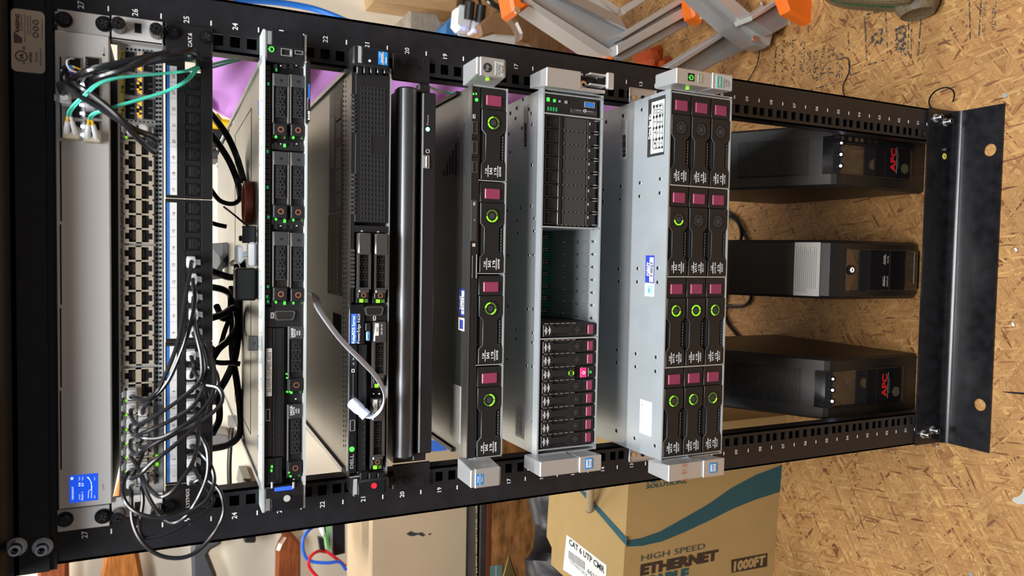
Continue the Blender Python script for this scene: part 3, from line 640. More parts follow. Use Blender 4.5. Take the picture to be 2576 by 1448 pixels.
m.box(lerp(q0, q1, .0), lerp(q0, q1, .4), -.024, -.020, r0, lerp(r0, r1, .45), RED)
single(m, 'pigtail_connector', 'small blue and red wire connector at the right end of the pale switch', 'connector', at(176, 174, -.02))
def wire(label, pts, r, mt, cat='wire', name='thin_wire', group=None, nsub=6):
    m = MB(); P = [at(u, v, y) for u, v, y in pts]; m.tube(P, r, mt, 8, nsub); return single(m, name, label, cat, P[0], group=group)
WIR = mat('white_wire', (.75, .75, .75), .4); YWR = mat('yellow_wire', (.75, .48, .05), .4)
wire('thin white wire looping out of the blue connector', [(185, 148, -.024), (178, 147, -.03), (169, 153, -.035), (170, 166, -.035), (180, 177, -.034), (200, 182, -.03), (214, 181, -.02)], .0008, WIR)
wire('thin yellow wire beside the white one at the blue connector', [(184, 167, -.024), (196, 172, -.03), (212, 176, -.026), (232, 172, -.02)], .0008, YWR)
# green fibres
FG = 'aqua fibre cords from the pale switch'
def fibre(label, pts, boot):
    "two jackets side by side, white boots and a cream connector"
    P = [at(u, v, y) for u, v, y in pts]; t = thing('fibre_cord', label, 'cable', P[0], FG)
    for k in (-1, 1):
        m = MB(); m.tube([p+Vector((0, 0, k*.00105)) for p in P], .00105, AQU, 8, 5); m.build('fibre_jacket', t)
        u, v, y = pts[0]; m = MB()
        m.tube([P[0]+Vector((0, 0, k*.0011)), P[0]+Vector((-.004, .004, k*.0018))], .0013, YWR if k*boot > 0 or boot == 0 else WPL, 8, 1)
        m.tube([P[0]+Vector((-.004, .004, k*.0018)), P[0]+Vector((-.010, .011, k*.003)), P[0]+Vector((-.013, .017, k*.0035))], lambda s: lerp(.0019, .0028, s), WPL, 10, 4); m.build('strain_boot', t, label='white tapered boot')
    m = MB(); q = P[0]+Vector((-.012, 0, 0)); m.box(q.x-.0055, q.x+.0055, -.020, -.006, q.z-.0065, q.z+.0065, mat('cream_connector', (.55, .50, .38), .45), .0008); m.build('connector_body', t, label='cream double connector')
    return t
END = [(497, 168, -.01), (503, 172, .05), (540, 160, .12), (600, 146, .16), (648, 139, .18)]
fibre('aqua green fibre cord arching highest towards the panel opening', [(174, 292, -.034), (176, 280, -.045), (190, 262, -.056), (214, 240, -.062), (240, 216, -.064), (275, 201, -.062), (320, 193, -.058), (420, 184, -.05), (470, 178, -.045)]+END, 1)
fibre('aqua green fibre cord taking the lower path to the panel opening', [(227, 300, -.036), (230, 291, -.046), (243, 283, -.055), (262, 277, -.06), (310, 262, -.06), (360, 248, -.058), (420, 229, -.055), (468, 204, -.05)]+[(a, b_+4 if i < 2 else b_+14-i*3, c+.01) for i, (a, b_, c) in enumerate(END)], 0)
wire('aqua fibre cord stretched behind the dark server at unit 22', [(772, 152, .10), (820, 158, .12), (880, 172, .12)], .0022, AQU, 'cable', 'fibre_cord')
wire('thin aqua cord behind the console drawer at the right post', [(1040, 198, .015), (1070, 214, .15), (1110, 230, .32), (1150, 236, .34), (1200, 238, .36)], .0018, AQU, 'cable', 'fibre_cord')
# ---------------------------------------------------------------- servers: chassis helper (x shifts slightly with depth: they sit a touch askew on the rails)
def chassis(parent, x0, x1, z0, z1, yf, depth, m_top, m_side, lip=.0, notch=None, cav=.0):
    m = MB(); k = -.022*depth; t = .0012
    def slab(xa, xb, za, zb, ya, mt):
        vs = []
        for yv, dx in ((ya, -.022*(ya-yf)), (yf+depth, k)):
            vs += [(xa+dx, yv, za), (xb+dx, yv, za), (xb+dx, yv, zb), (xa+dx, yv, zb)]
        m.add(vs, [(0, 1, 2, 3), (7, 6, 5, 4), (0, 4, 5, 1), (1, 5, 6, 2), (2, 6, 7, 3), (3, 7, 4, 0)], mt)
    slab(x0, x1, z1-t, z1, yf, m_top); slab(x0, x1, z0, z0+t, yf, m_side); slab(x0, x0+t, z0+t, z1-t, yf, m_side); slab(x1-t, x1, z0+t, z1-t, yf, m_side)
    slab(x0+t, x1-t, z0+t, z1-t, yf+max(cav, .012), DK)
    return m
# ---------------------------------------------------------------- unit 23 server
yd = -.026; D1 = thing('rack_server', 'black-fronted server with bright steel edges, white asset strip and glowing blue bar', 'server', (0, 0, 22*U))
x0, x1, z0, z1 = rc(661, 150, 768, 1226, yd); x1 = at(715, 150, yd).x; x0 = at(715, 1222, yd).x
DX0, DX1, DZ0, DZ1 = x0, x1, z0, z1
BRI = mat('bright_white_metal', (.72, .78, .78), .28, metal=.35)
m = chassis(D1, x0, x1, z0, z1, yd-.003, .70, STB, STL); m.box(x0, x1, yd-.004, yd+.03, z1-.0014, z1+.0006, BRI); m.box(x0, x1, yd-.004, yd+.02, z0-.0008, z0+.0014, BRI)
for k in range(26): m.cyl((lerp(x0, x1, .04+.036*k), yd+.008+.008*(k % 3), z1+.0006), (0, 0, 1), .0012, .0001, DK, 8)
a, b_, c = x0+.03, x1-.03, z1
for q in ((a, b_, yd+.11, yd+.111), (a, b_, yd+.32, yd+.321)): m.box(q[0], q[1], q[2], q[3], c, c+.0004, PLG)
m.box(a, a+.001, yd+.11, yd+.32, c, c+.0004, PLG); m.box(b_-.001, b_, yd+.11, yd+.32, c, c+.0004, PLG)
m.box(x0-.001, x0+.004, yd, yd+.7, z1-.001, z1+.002, STL); m.box(x1-.004, x1+.001, yd, yd+.7, z1-.001, z1+.002, STL)
m.box(x1-.05, x1-.035, yd+.03, yd+.04, c, c+.0003, BLU); m.box(x0+.03, x0+.045, yd+.03, yd+.04, c, c+.0003, BLU)
m.build('chassis', D1)
m = MB(); m.px(663, 200, 768, 1180, yd+.006, .004, PLA)
for k in range(44):
    q = at(673.5, lerp(170, 760, k/43), yd); q2 = at(679.5, lerp(170, 760, k/43), yd)
    m.box(q.x-.0022, q.x+.0022, yd-.0002, yd+.006, q2.z-.0001, q.z+.0026, PLG); m.box(q.x-.0014, q.x+.0014, yd-.0004, yd+.002, q.z-.0024, q.z-.0006, DK)
for v in (372, 560, 766): m.px(684, v-8, 766, v+6, yd-.0002, .006, PLA, .0003)
for v, l in ((165, '67'), (362, '45'), (568, '23')):
    for u, s_ in zip((706, 746), l): tx(m, s_+' \u25be'[0], u, v, yd-.0006, 4.5, 3.5, WHT)
    for u in (693, 716, 733, 757): q = at(u, v+2, yd); m.box(q.x-.0022, q.x+.0022, yd-.0005, yd, q.z-.0016, q.z+.0016, DK)
for u, v in ((695, 175), (675, 210), (673, 380), (673, 470), (675, 545), (674, 720), (672, 745), (674, 757), (689, 752)):
    q = at(u, v, yd); m.box(q.x-.0018, q.x+.0012, yd-.0006, yd, q.z-.0009, q.z+.0009, mat('green_glow_vent', (.01, .10, .03), emit=(.03, .8, .2), es=.35))
m.build('bezel_plate', D1)
def dell_caddy(parent, u0, v0, u1, v1, yf, style='r'):
    "drive carrier with a handle grille, latch button with a copper ring and two symbols"
    x0, x1, z0, z1 = rc(u0, v0, u1, v1, yf); W_ = x1-x0; H = z1-z0; m = MB(); fx = lambda a: x1-W_*a; t = H*.07
    body = PLA if style == 'r' else GUN
    m.box(x0, x1, yf+.001, yf+.008, z0, z1, PLA, .0004)
    if style == 'r':
        m.box(fx(.0), fx(.76), yf-.0015, yf+.002, z1-t, z1, mat('taupe_trim', (.30, .28, .26), .35, metal=.5)); m.box(fx(0), fx(.76), yf-.0015, yf+.002, z0, z0+t, MATS['taupe_trim'])
        m.box(fx(.0), fx(.19), yf-.002, yf+.002, z0+t, z1-t, PLG, .0005); q = fx(.1); m.cyl((q, yf-.002, (z0+z1)/2), (0, -1, 0), .0013, .0004, PLA, 10)
    else:
        m.prism([(fx(.0), z0), (fx(.0), z1-H*.05), (fx(.78), z1), (fx(.83), z1-H*.14), (fx(.83), z0+H*.14), (fx(.78), z0)], yf-.0009, yf+.001, PLA)
        m.ring(fx(.80), fx(.28), z0, z1, H*.13, yf-.006, yf, GUN); m.box(fx(.30), fx(0), yf-.007, yf+.002, z0, z1, GUN, .0012); m.box(fx(.85), fx(.78), yf-.006, yf, z0+H*.08, z1-H*.08, GUN, .0012)
    a, b_ = (.20, .66) if style == 'r' else (.33, .78); n = 3 if style == 'r' else 4; za, zb_ = z0+H*.2, z1-H*.2
    m.box(fx(b_), fx(a), yf-.001, yf, za, zb_, DK)
    GR = PLG if style == 'r' else GUN
    for k in range(n):
        ca, cb = lerp(a, b_, k/n), lerp(a, b_, (k+1)/n); m.box(fx(cb)-.0003, fx(cb)+.0005, yf-.002, yf, za, zb_, GR)
        if k < 3:
            cx = (fx(ca)+fx(cb))/2; cz = (za+zb_)/2; R_ = (zb_-za)*(.24 if style == 'r' else .27)
            for j in range(6):
                a0 = j*60; a1 = a0+60; p0 = (cx+R_*math.cos(math.radians(a0)), cz+R_*math.sin(math.radians(a0))); p1 = (cx+R_*math.cos(math.radians(a1)), cz+R_*math.sin(math.radians(a1)))
                m.tube([(p0[0], yf-.0016, p0[1]), (p1[0], yf-.0016, p1[1])], .0004, GR, 4, 1); m.tube([(p0[0], yf-.0016, p0[1]), (cx+1.9*(p0[0]-cx), yf-.0016, cz+1.7*(p0[1]-cz))], .0004, GR, 4, 1)
    c = m.build('drive_caddy', parent)
    m = MB(); m.box(fx(.955) if style == 'r' else fx(.93), fx(.77) if style == 'r' else fx(.84), yf-.0035, yf+.002, z0+H*.12, z1-H*.05, PLA, .0006); q = fx(.862) if style == 'r' else fx(.885)
    m.arc(q, (z0+z1)/2, yf-.0038, yf-.003, H*.13, H*.18, 0, 360, CUP, 22); m.build('latch_button', c, label='black latch button with copper ring')
    m = MB(); zc = (z0+z1)/2
    if style == 'r':
        q = fx(.975)
        for k, mm in ((.27, LGR), (-.27, LLD)): m.box(q-.0014, q+.0014, yf-.0008, yf+.001, zc+H*k-.0005, zc+H*k+.0005, mm); m.box(q-.0004, q+.0004, yf-.0008, yf+.001, zc+H*k-.0012, zc+H*k+.0012, mm)
    else:
        q = fx(.965); m.box(q-.0018, q+.0018, yf-.002, yf+.001, zc, zc+H*.25, LLM); m.box(q-.0018, q+.0018, yf-.002, yf+.001, zc-H*.35, zc-H*.12, LLD)
    m.build('drive_light', c); return c
for (va, vb) in ((187, 349), (382, 556), (583, 764)):
    dell_caddy(D1, 685, va, 726, vb, yd); dell_caddy(D1, 729, va+3, 769, vb+2, yd)
for (va, vb) in ((820, 990), (1016, 1200)):
    dl = va-820; c = dell_caddy(D1, 724-dl*.01, va, 765-dl*.015, vb, yd)
    m = MB(); m.px(727-dl*.01, va+3, 762-dl*.015, va+32, yd-.0028, .001, PLG, .0004)
    for i, (s_, l, cp) in enumerate((('240GB', 24, 6), ('SATA', 20, 5), ('6Gb', 11, 3.6), ('SSD', 12, 3.6))): tx(m, s_, 735+6.2*i-dl*.012, va+17, yd-.003, cp, l, WHT, .01)
    m.build('drive_label', c)
# middle vga panel, lower-left trim
m = MB(); m.px(667, 771, 764, 822, yd, .005, PLA, .0005)
def vga(m, u, v, yf, w=.031, h=.011):
    q = at(u, v, yf); w = .0305; h = .0108; p = [(q.x-w*.5, q.z+h*.36), (q.x-w*.42, q.z+h*.5), (q.x+w*.42, q.z+h*.5), (q.x+w*.5, q.z+h*.36), (q.x+w*.44, q.z-h*.4), (q.x+w*.36, q.z-h*.5), (q.x-w*.36, q.z-h*.5), (q.x-w*.44, q.z-h*.4)]
    return p
def vga_port(parent, u, v, yf, lu, lv, tall=True):
    q = at(u, v, yf); c_, s_ = .0105, .0047; m = MB()
    def shape(k): return [(q.x+a*k*c_ if not tall else q.x+b2*k, q.z+b2*k if not tall else q.z+a*k*c_) for a, b2 in ((-.8, s_), (.8, s_), (1, s_*.7), (.86, -s_*.8), (.7, -s_), (-.7, -s_), (-.86, -s_*.8), (-1, s_*.7))]
    m.prism(shape(1.), yf-.0015, yf, mat('taupe_metal', (.42, .38, .33), .3, metal=.9)); m.prism(shape(.82), yf-.0018, yf-.0014, DK)
    for r_ in range(3):
        for k in range(5):
            a, b2 = (-.6+k*.3+(.12 if r_ == 1 else 0))*c_, (r_-1)*.0024
            xx, zz = (q.x+a, q.z+b2) if not tall else (q.x+b2, q.z+a); m.cyl((xx, yf-.0018, zz), (0, -1, 0), .00055, .0003, PLG, 6)
    m.build('vga_port', parent)
vga_port(D1, 715.5, 793, yd-.0004, 685, 793); 
tx(m, '|\u25a1|', 685, 793, yd-.0004, 4, 9, GRP) if False else None
q = at(685, 793, yd-.0004); m.ring(q.x-.0016, q.x+.0016, q.z-.0014, q.z+.0014, .0004, yd-.0006, yd, WHT); m.box(q.x-.0028, q.x-.0024, yd-.0006, yd, q.z-.0016, q.z+.0016, WHT); m.box(q.x+.0024, q.x+.0028, yd-.0006, yd, q.z-.0016, q.z+.0016, WHT)
m.px(667, 824, 685, 1148, yd, .005, PLA, .0005); m.px(687, 824, 714, 1148, yd+.0004, .005, PLA, .0005)
for k in range(23):
    v = lerp(849, 1134, k/22); q = at(705-k*.12, v, yd); m.box(q.x-.0017, q.x+.0017, yd+.0001, yd+.001, q.z-.0017, q.z+.0017, DK)
m.px(666, 1152, 710, 1218, yd, .005, PLA, .0005)
for i in range(3):
    for k in range(4): q = at(675+11*i, 1165+13*k, yd); m.box(q.x-.0021, q.x+.0021, yd-.0003, yd+.001, q.z-.0016, q.z+.0016, DK)
tx(m, '1', 744, 1003, yd-.0006, 4, 3, WHT); tx(m, '0', 739, 1205, yd-.0006, 4, 3, WHT)
m.build('lower_bezel', D1)
m = MB(); m.px(670, 876, 684, 996, yd-.0006, .0006, PAP); tx(m, 'S2-NOR-OUMED-AD2', 677, 936, yd-.0010, 8, 101, BKP, .0); m.build('asset_strip', D1, label='white strip printed S2-NOR-OUMED-AD2')
m = MB(); q0, q1, r0, r1 = rc(668, 1028, 679, 1058, yd); m.ring(q0, q1, r0, r1, .0006, yd-.001, yd+.001, SIL); m.box(q0+.001, q1-.001, yd-.0006, yd, r0+.001, r1-.001, DK); m.build('usb_port', D1)
for (u, v) in ((684, 1173), (683, 1183)): led(D1, u, v, yd-.0006, .0024, .0016, LGR)
for (u, v) in ((729, 985), (733, 988), (727, 1188), (722, 985), (721, 940), (722, 950)): led(D1, u, v, yd-.004, .0012, .0016, LGR, 'activity_light')
for v in (762, 556, 366): led(D1, 716, v, yd-.001, .003, .0022, LGR, 'activity_light')
# ears
m = MB(); ye = yd-.004; q0, q1, r0, r1 = rc(668, 80, 766, 158, ye); m.box(q0, q1, ye, 0, r0, r1, PLA, .0012); m.box(q0, q1+.0003, ye+.002, .0, r1, r1+.0022, BRI); m.box(q0, q1+.0003, ye+.002, 0, r0-.0022, r0, BRI)
a = rc(673, 78, 683, 111, ye); m.box(a[0], a[1], ye-.0003, ye, a[2], a[3], mat('textured_grey_grip', (.22, .22, .22), .7, bump=.8, bs=1800)); m.px(684, 80, 762, 116, ye-.001, .001, BLK2, .0005)
e = m.build('right_ear', D1)
m = MB(); q0, q1, r0, r1 = rc(707, 123, 735, 141, ye-.0004); m.ring(q0, q1, r0, r1, .0005, ye-.0012, ye, SIL); m.box(q0+.001, q1-.001, ye-.0006, ye, r0+.0008, r0+.0022, GRP); m.build('usb_port', e)
m = MB(); q0, q1, r0, r1 = rc(742, 128, 762, 137, ye-.0004); m.ring(q0, q1, r0, r1, .0004, ye-.0012, ye, SIL); m.build('usb_port', e)
m = MB(); q = at(683, 124, ye); m.arc(q.x, q.z, ye-.0008, ye, .0019, .0026, 100, 440, LTQ if False else LGR, 18); m.box(q.x-.0003, q.x+.0003, ye-.0008, ye, q.z+.0008, q.z+.003, LGR); m.build('power_button', e, label='green glowing power symbol')
m = MB(); q0, q1, r0, r1 = rc(666, 1221, 763, 1284, ye); m.box(q0, q1, ye, 0, r0, r1, PLA, .0012); m.box(q0, q1, ye+.002, .0, r1, r1+.0022, BRI); m.box(q0, q1, ye+.002, 0, r0-.0022, r0, BRI)
a = rc(668, 1254, 679, 1284, ye); m.box(a[0], a[1], ye-.0003, ye, a[2], a[3], MATS['textured_grey_grip']); m.px(682, 1250, 760, 1283, ye-.001, .001, BLK2, .0005)
q = at(722, 1253, ye-.0014); m.cyl((q.x, ye-.0010, q.z), (0, -1, 0), .0034, .0004, mat('silver_dot', (.5, .5, .48), .5), 24)
for u in (684, 738): q = at(u, 1221, ye); m.cyl((q.x+.004, ye-.001, q.z), (-1, 0, 0), .0012, .006, SIL, 10)
e = m.build('left_ear', D1)
m = MB(); m.px(691, 1224, 738, 1233, ye-.0006, .0006, LBL, .0002); m.build('light_bar', e, label='glowing blue bar')
# pull-out tag on the lower edge
m = MB(); q0, q1, r0, r1 = rc(769, 154, 778, 313, yd-.006); m.prism([(q0+.002, r1), (q1-.002, r1), (q1, r0+.002), (q1-.003, r0), (q0+.003, r0), (q0, r0+.002)], yd-.012, yd-.004, PLA)
tx(m, 'R640', 777, 290, yd-.0122, 5, 22, WHT, .03); tx(m, 'PowerEdge', 774, 260, yd-.0122, 3.5, 30, GRP); m.px(776, 211, 779, 248, yd-.0124, .0003, BLU); m.build('pull_tag', D1, label='black pull-out tag')
# ---------------------------------------------------------------- unit 21 server
ye_ = -.024; D2 = thing('rack_server', 'dark 1U server with brown-black lid, perforated front and blue name display, in unit 21', 'server', (0, 0, 20*U))
x1 = at(930, 166, ye_).x; x0 = at(930, 1196, ye_).x; z1 = at(881, 700, ye_).z; z0 = at(979, 700, ye_).z
LID = mat('dark_lid_metal', (.10, .09, .083), .30, metal=.85, var=.25, vs=12)
m = chassis(D2, x0, x1, z0, z1, ye_, .68, LID, STL)
for i in range(2):   # service stickers on the lid: printed panels and plain text lines
    pass
def lid_panel(m, u0, v0, u1, v1, z, mt, h=.0003):
    a, b_ = fl(u0, v0, z), fl(u1, v1, z); m.box(a.x, b_.x, a.y, b_.y, z, z+h, mt)
PNL = mat('brown_grey_sticker', (.19, .17, .155), .5); PN2 = mat('pale_diagram_print', (.34, .32, .29), .5); PN3 = mat('rust_print', (.32, .12, .06), .5)
lid_panel(m, 830, 215, 860, 530, z1, PNL); lid_panel(m, 826, 540, 858, 745, z1, PNL)
for a, b_ in ((258, 300), (305, 345), (375, 420), (430, 480), (490, 520)): lid_panel(m, 846, a, 858, b_, z1+.0003, PN2)
lid_panel(m, 833, 300, 842, 420, z1+.0003, PN2); lid_panel(m, 846, 352, 858, 362, z1+.0003, PN3); lid_panel(m, 846, 522, 857, 528, z1+.0003, PN3)
for k in range(6): lid_panel(m, 831+4*k, 552, 833+4*k, 735, z1+.0003, PN3 if k % 2 else PN2)
lid_panel(m, 838, 785, 857, 850, z1, DK); lid_panel(m, 836, 783, 838, 852, z1, STB)
for k in range(75):
    for j in range(2): p = fl(864.5+5.5*j, lerp(205, 1120, k/74), z1); m.box(p.x-.0011, p.x+.0011, p.y-.0011, p.y+.0011, z1, z1+.0002, DK)
m.box(x1-.006, x1-.001, ye_+.02, ye_+.66, z1, z1+.003, STB); m.box(x0+.001, x0+.006, ye_+.02, ye_+.66, z1, z1+.003, STB)
m.build('chassis', D2)
m = MB(); m.px(893, 185, 979, 560, ye_, .006, PLA, .0006)
for i in range(7):
    for k in range(28):
        v = lerp(222, 548, k/27)+i*.9
        if 9 < k < 14 and i > 2: continue
        q = at(912+8.6*i, v, ye_); m.box(q.x-.0017, q.x+.0017, ye_-.0002, ye_+.0012, q.z-.0015, q.z+.0015, DK, 0); m.ring(q.x-.0021, q.x+.0021, q.z-.0019, q.z+.0019, .0004, ye_-.0007, ye_, PLG)
m.build('perforated_panel', D2)
m = MB(); m.px(884, 180, 892, 760, ye_, .006, PLA, .0003)
for k in range(30):
    v = lerp(240, 330, k/9) if k < 10 else lerp(440, 545, (k-10)/10) if k < 20 else lerp(630, 720, (k-20)/9); q = at(887, v, ye_); m.box(q.x-.0013, q.x+.0013, ye_-.0012, ye_-.0002, q.z-.002, q.z+.002, STB if k % 3 else PLG)
m.px(890, 568, 978, 584, ye_, .006, PLA); tx(m, '2', 910, 581, ye_-.0004, 5, 4, WHT); tx(m, '3', 951, 583, ye_-.0004, 5, 4, WHT)
m.px(878, 766, 918, 866, ye_-.002, .008, BLK2, .0008); m.px(919, 766, 973, 808, ye_, .006, PLA, .0005); m.px(876, 866, 898, 1190, ye_-.002, .008, BLK2, .0008)
m.px(900, 866, 922, 1190, ye_, .006, PLA, .0005)
for k in range(18): q = at(913-k*.05, lerp(905, 1165, k/17), ye_); m.box(q.x-.0023, q.x+.0023, ye_-.0004, ye_+.001, q.z-.0015, q.z+.0015, DK); m.box(q.x-.0023, q.x+.0023, ye_-.0010, ye_-.0002, q.z-.0022, q.z-.0015, PLG)
tx(m, 'PowerEdge R620', 903, 826, ye_-.0024, 7.5, 74, WHT, .0); tx(m, 'DELL', 885, 1160, ye_-.0026, 8.5, 36, mat('silver_print', (.6, .6, .62), .3, metal=.6), .03)
tx(m, '<', 889, 915, ye_-.0026, 5, 5, WHT); tx(m, '>', 889, 902, ye_-.0026, 5, 5, WHT); q = at(887, 931, ye_); m.ring(q.x-.0017, q.x+.0017, q.z-.0014, q.z+.0014, .0004, ye_-.003, ye_-.002, WHT)
q = at(942, 799, ye_); m.ring(q.x-.0016, q.x+.0016, q.z-.0014, q.z+.0014, .0004, ye_-.0006, ye_, WHT); m.box(q.x-.0028, q.x-.0024, ye_-.0006, ye_, q.z-.0016, q.z+.0016, WHT); m.box(q.x+.0024, q.x+.0028, ye_-.0006, ye_, q.z-.0016, q.z+.0016, WHT)
m.px(887, 940, 890, 1000, ye_-.0028, .001, STB); tx(m, '0', 940, 990, ye_-.001, 4, 3, WHT); tx(m, '1', 954, 990, ye_-.001, 4, 3, WHT)
m.build('bezel_plate', D2)
m = MB(); m.px(884, 789, 897, 863, ye_-.0028, .0008, mat('blue_lcd', (.03, .12, .7), emit=(.03, .12, .85), es=.6)); tx(m, 'FoleyRDS Server', 890.5, 828, ye_-.0032, 7.5, 70, SCT); m.build('lcd_display', D2, label='lit blue name display')
vga_port(D2, 940, 782, ye_-.001, 0, 0)
dell_caddy(D2, 897, 586, 930, 762, ye_, 's'); dell_caddy(D2, 939, 588, 972, 763, ye_, 's')
for va, vb in ((808, 975), (1000, 1180)):
    c = dell_caddy(D2, 936-(va-808)*.02, va, 968-(va-808)*.02, vb, ye_, 's'); m = MB(); o_ = (va-808)*.02
    m.px(944-o_, va+5, 953-o_, va+36, ye_-.0074, .0004, PAP); tx(m, 'SAS', 948.5-o_, va+20, ye_-.0078, 5, 11, BKP); tx(m, '600 GB 10k', 960-o_, va+20, ye_-.0074, 4, 27, WHT); m.build('drive_label', c)
m = MB(); m.px(922, 833, 932, 857, ye_-.004, .003, mat('pale_blue_tag', (.12, .3, .55), .4), .001); tx(m, 'EST', 927, 846, ye_-.0044, 4, 10, BKP); m.px(920, 812, 933, 832, ye_-.003, .003, PLA, .0006); m.build('service_tag', D2, label='pale blue service tag')
m = MB(); q0, q1, r0, r1 = rc(881, 1056, 893, 1083, ye_-.003); m.ring(q0, q1, r0, r1, .0005, ye_-.0036, ye_-.002, SIL); m.box(q0+.001, q1-.001, ye_-.0028, ye_-.002, r0+.001, r1-.001, DK); m.build('usb_port', D2)
m = MB(); q = at(885, 1129, ye_-.002); m.cyl((q.x, ye_-.002, q.z), (0, -1, 0), .0027, .0008, LGR, 20); m.build('power_button', D2, label='glowing green power button')
for u, v in ((886, 1098), (883, 1112)): q = at(u, v, ye_); mm = MB(); mm.cyl((q.x, ye_-.002, q.z), (0, -1, 0), .0016, .0006, DK, 12); mm.build('small_button', D2)
# ears
def dell2_ear(va, vb, name, up):
    yq = ye_-.008; m = MB(); q0, q1, r0, r1 = rc(888, va, 980, vb, yq); m.box(q0, q1, yq, 0, r0, r1, PLA, .0018); a = rc(899, va+4, 908, vb-8, yq)
    if up: a = rc(901, 116, 909, 158, yq)
    else: a = rc(889, 1204, 898, 1243, yq)
    m.box(a[0], a[1], yq-.0004, yq, a[2], a[3], GRP); m.px(911 if up else 901, va+5, 976 if up else 968, vb-5, yq-.001, .001, BLK2, .0004); return m, yq
m, yq = dell2_ear(118, 168, 'right_ear', True); q0, q1, r0, r1 = rc(952, 130, 975, 163, yq-.0015); m.box(q0, q1, yq-.0014, yq-.001, r0, r1, mat('intel_blue', (.01, .22, .62), .4)); m.box(q0, q1, yq-.0016, yq-.0013, lerp(r0, r1, .42), lerp(r0, r1, .5), mat('orange_print', (.8, .4, .1), .5))
tx(m, 'intel', 960, 146, yq-.0017, 6, 22, WHT, .01); q = at(960, 146, yq); m.arc(0, 0, 0, 0, 0, 0, 0, 0, WHT, 1) if False else None; tx(m, 'Xeon', 971, 152, yq-.0017, 4, 16, WHT, .02); tx(m, 'inside', 955, 138, yq-.0017, 3, 12, WHT)
q = at(930, 153, yq-.001); m.cyl((q.x, yq-.001, q.z), (0, -1, 0), .0014, .0003, WHT, 6); m.build('right_ear', D2)
m, yq = dell2_ear(1205, 1247, 'left_ear', False); q = at(941, 1221, yq-.001); m.cyl((q.x, yq-.001, q.z), (0, -1, 0), .0031, .0005, mat('bright_red_dot', (.8, .02, .04), .5), 24); m.build('left_ear', D2)
for k in range(5): q = at(905+17*k, 176, ye_-.004); m = MB(); m.box(q.x-.004, q.x+.004, ye_-.004, ye_, q.z-.003, q.z+.003, BLK2, .0008); m.build('hinge_clip', D2)
for k in range(3): q = at(915+22*k, 1196, ye_-.004); m = MB(); m.box(q.x-.005, q.x+.004, ye_-.005, ye_, q.z-.004, q.z+.004, BLK2, .0008); m.build('hinge_clip', D2)
# ---------------------------------------------------------------- unit 20 console drawer
KV = thing('slide_out_console', 'black slide-out console drawer with a long rounded grab handle and glowing green power light', 'console drawer', (0, 0, 19*U))
yk = -.004
m = MB(); q0, q1, r0, r1 = rc(992, 232, 1078, 1160, yk); m.box(q0, q1, yk, .45, r0+.001, r1-.001, PLA)
for (a, b_) in ((138, 206), (1165, 1226)):
    w0, w1, s0, s1 = rc(988, a, 1082, b_, yk); m.box(w0, w1, yk, -.0005, s0, s1, BLK, .0008)
    if a < 500: cs = ((1002, 155), (1035, 157), (1071, 162)); ds = ((1019, 167), (1054, 170))
    else: cs = ((989, 1209), (1022, 1208), (1057, 1206)); ds = ((1006, 1199), (1041, 1196))
    for i, (u, v) in enumerate(cs):
        q = at(u, v, yk)
        if i == 1: m.cyl((q.x, yk, q.z), (0, -1, 0), .0046, .0012, BLK2, 20); m.cyl((q.x, yk-.0012, q.z), (0, -1, 0), .0016, .0003, DK, 4)
        else: m.box(q.x-.0048, q.x+.0048, yk-.0004, yk+.0002, q.z-.003, q.z+.003, DK, .0001); m.ring(q.x-.0052, q.x+.0052, q.z-.0034, q.z+.0034, .0004, yk-.0008, yk, PLG)
    for u, v in ds: q = at(u, v, yk); m.cyl((q.x, yk, q.z), (0, -1, 0), .0018, .0004, BLK2, 12)
m.build('drawer_body', KV)
HND = mat('satin_black_handle', (.07, .072, .078), .36, metal=.7, spec=.8)
m = MB(); q0, q1, r0, r1 = rc(992, 219, 1050, 1151, yk-.012); zc = (r0+r1)/2-.0005; rr = .0118; n = 20; pf = []
for k in range(n+1): a = math.pi*k/n; pf.append((yk-.005-rr*1.15*math.sin(a), zc+rr*math.cos(a)))
m.prism(pf+[(yk, zc-rr), (yk, zc+rr)], q0, q1, HND, 'x', ch=.002, smooth=True); m.build('grab_handle', KV, label='long rounded satin handle')
m = MB(); q0, q1, r0, r1 = rc(1058, 232, 1092, 1140, yk-.016); m.box(q0, q1, yk-.016, yk, r0, r1, PLA, .0015); w = rc(1055, 210, 1084, 232, yk-.014); m.box(w[0], w[1], yk-.012, yk, w[2], w[3], PLA, .0012); w = rc(1040, 1139, 1070, 1160, yk-.014); m.box(w[0], w[1], yk-.012, yk, w[2], w[3], PLA, .0012)
tx(m, 'Power', 1076, 301, yk-.0163, 5, 26, GRP); q = at(1076, 380, yk-.0163); m.arc(q.x, q.z, yk-.0164, yk-.016, .0018, .0021, 0, 360, WHT, 16); m.build('front_bar', KV)
m = MB(); q = at(1076, 325, yk-.016); m.lathe((q.x, yk-.016, q.z), (0, -1, 0), [(.0022, 0), (.0021, .0008), (0, .0012)], LTQ, 14); m.build('power_light', KV, label='glowing turquoise power light')
m = MB(); q0, q1, r0, r1 = rc(1065, 391, 1079, 423, yk-.016); m.ring(q0, q1, r0, r1, .0007, yk-.0172, yk-.016, SIL); m.box(q0+.001, q1-.001, yk-.0166, yk-.016, r0+.0025, r1-.001, PAP); m.box(q0+.001, q1-.001, yk-.0165, yk-.016, r0+.001, r0+.0026, DK); m.build('usb_port', KV)
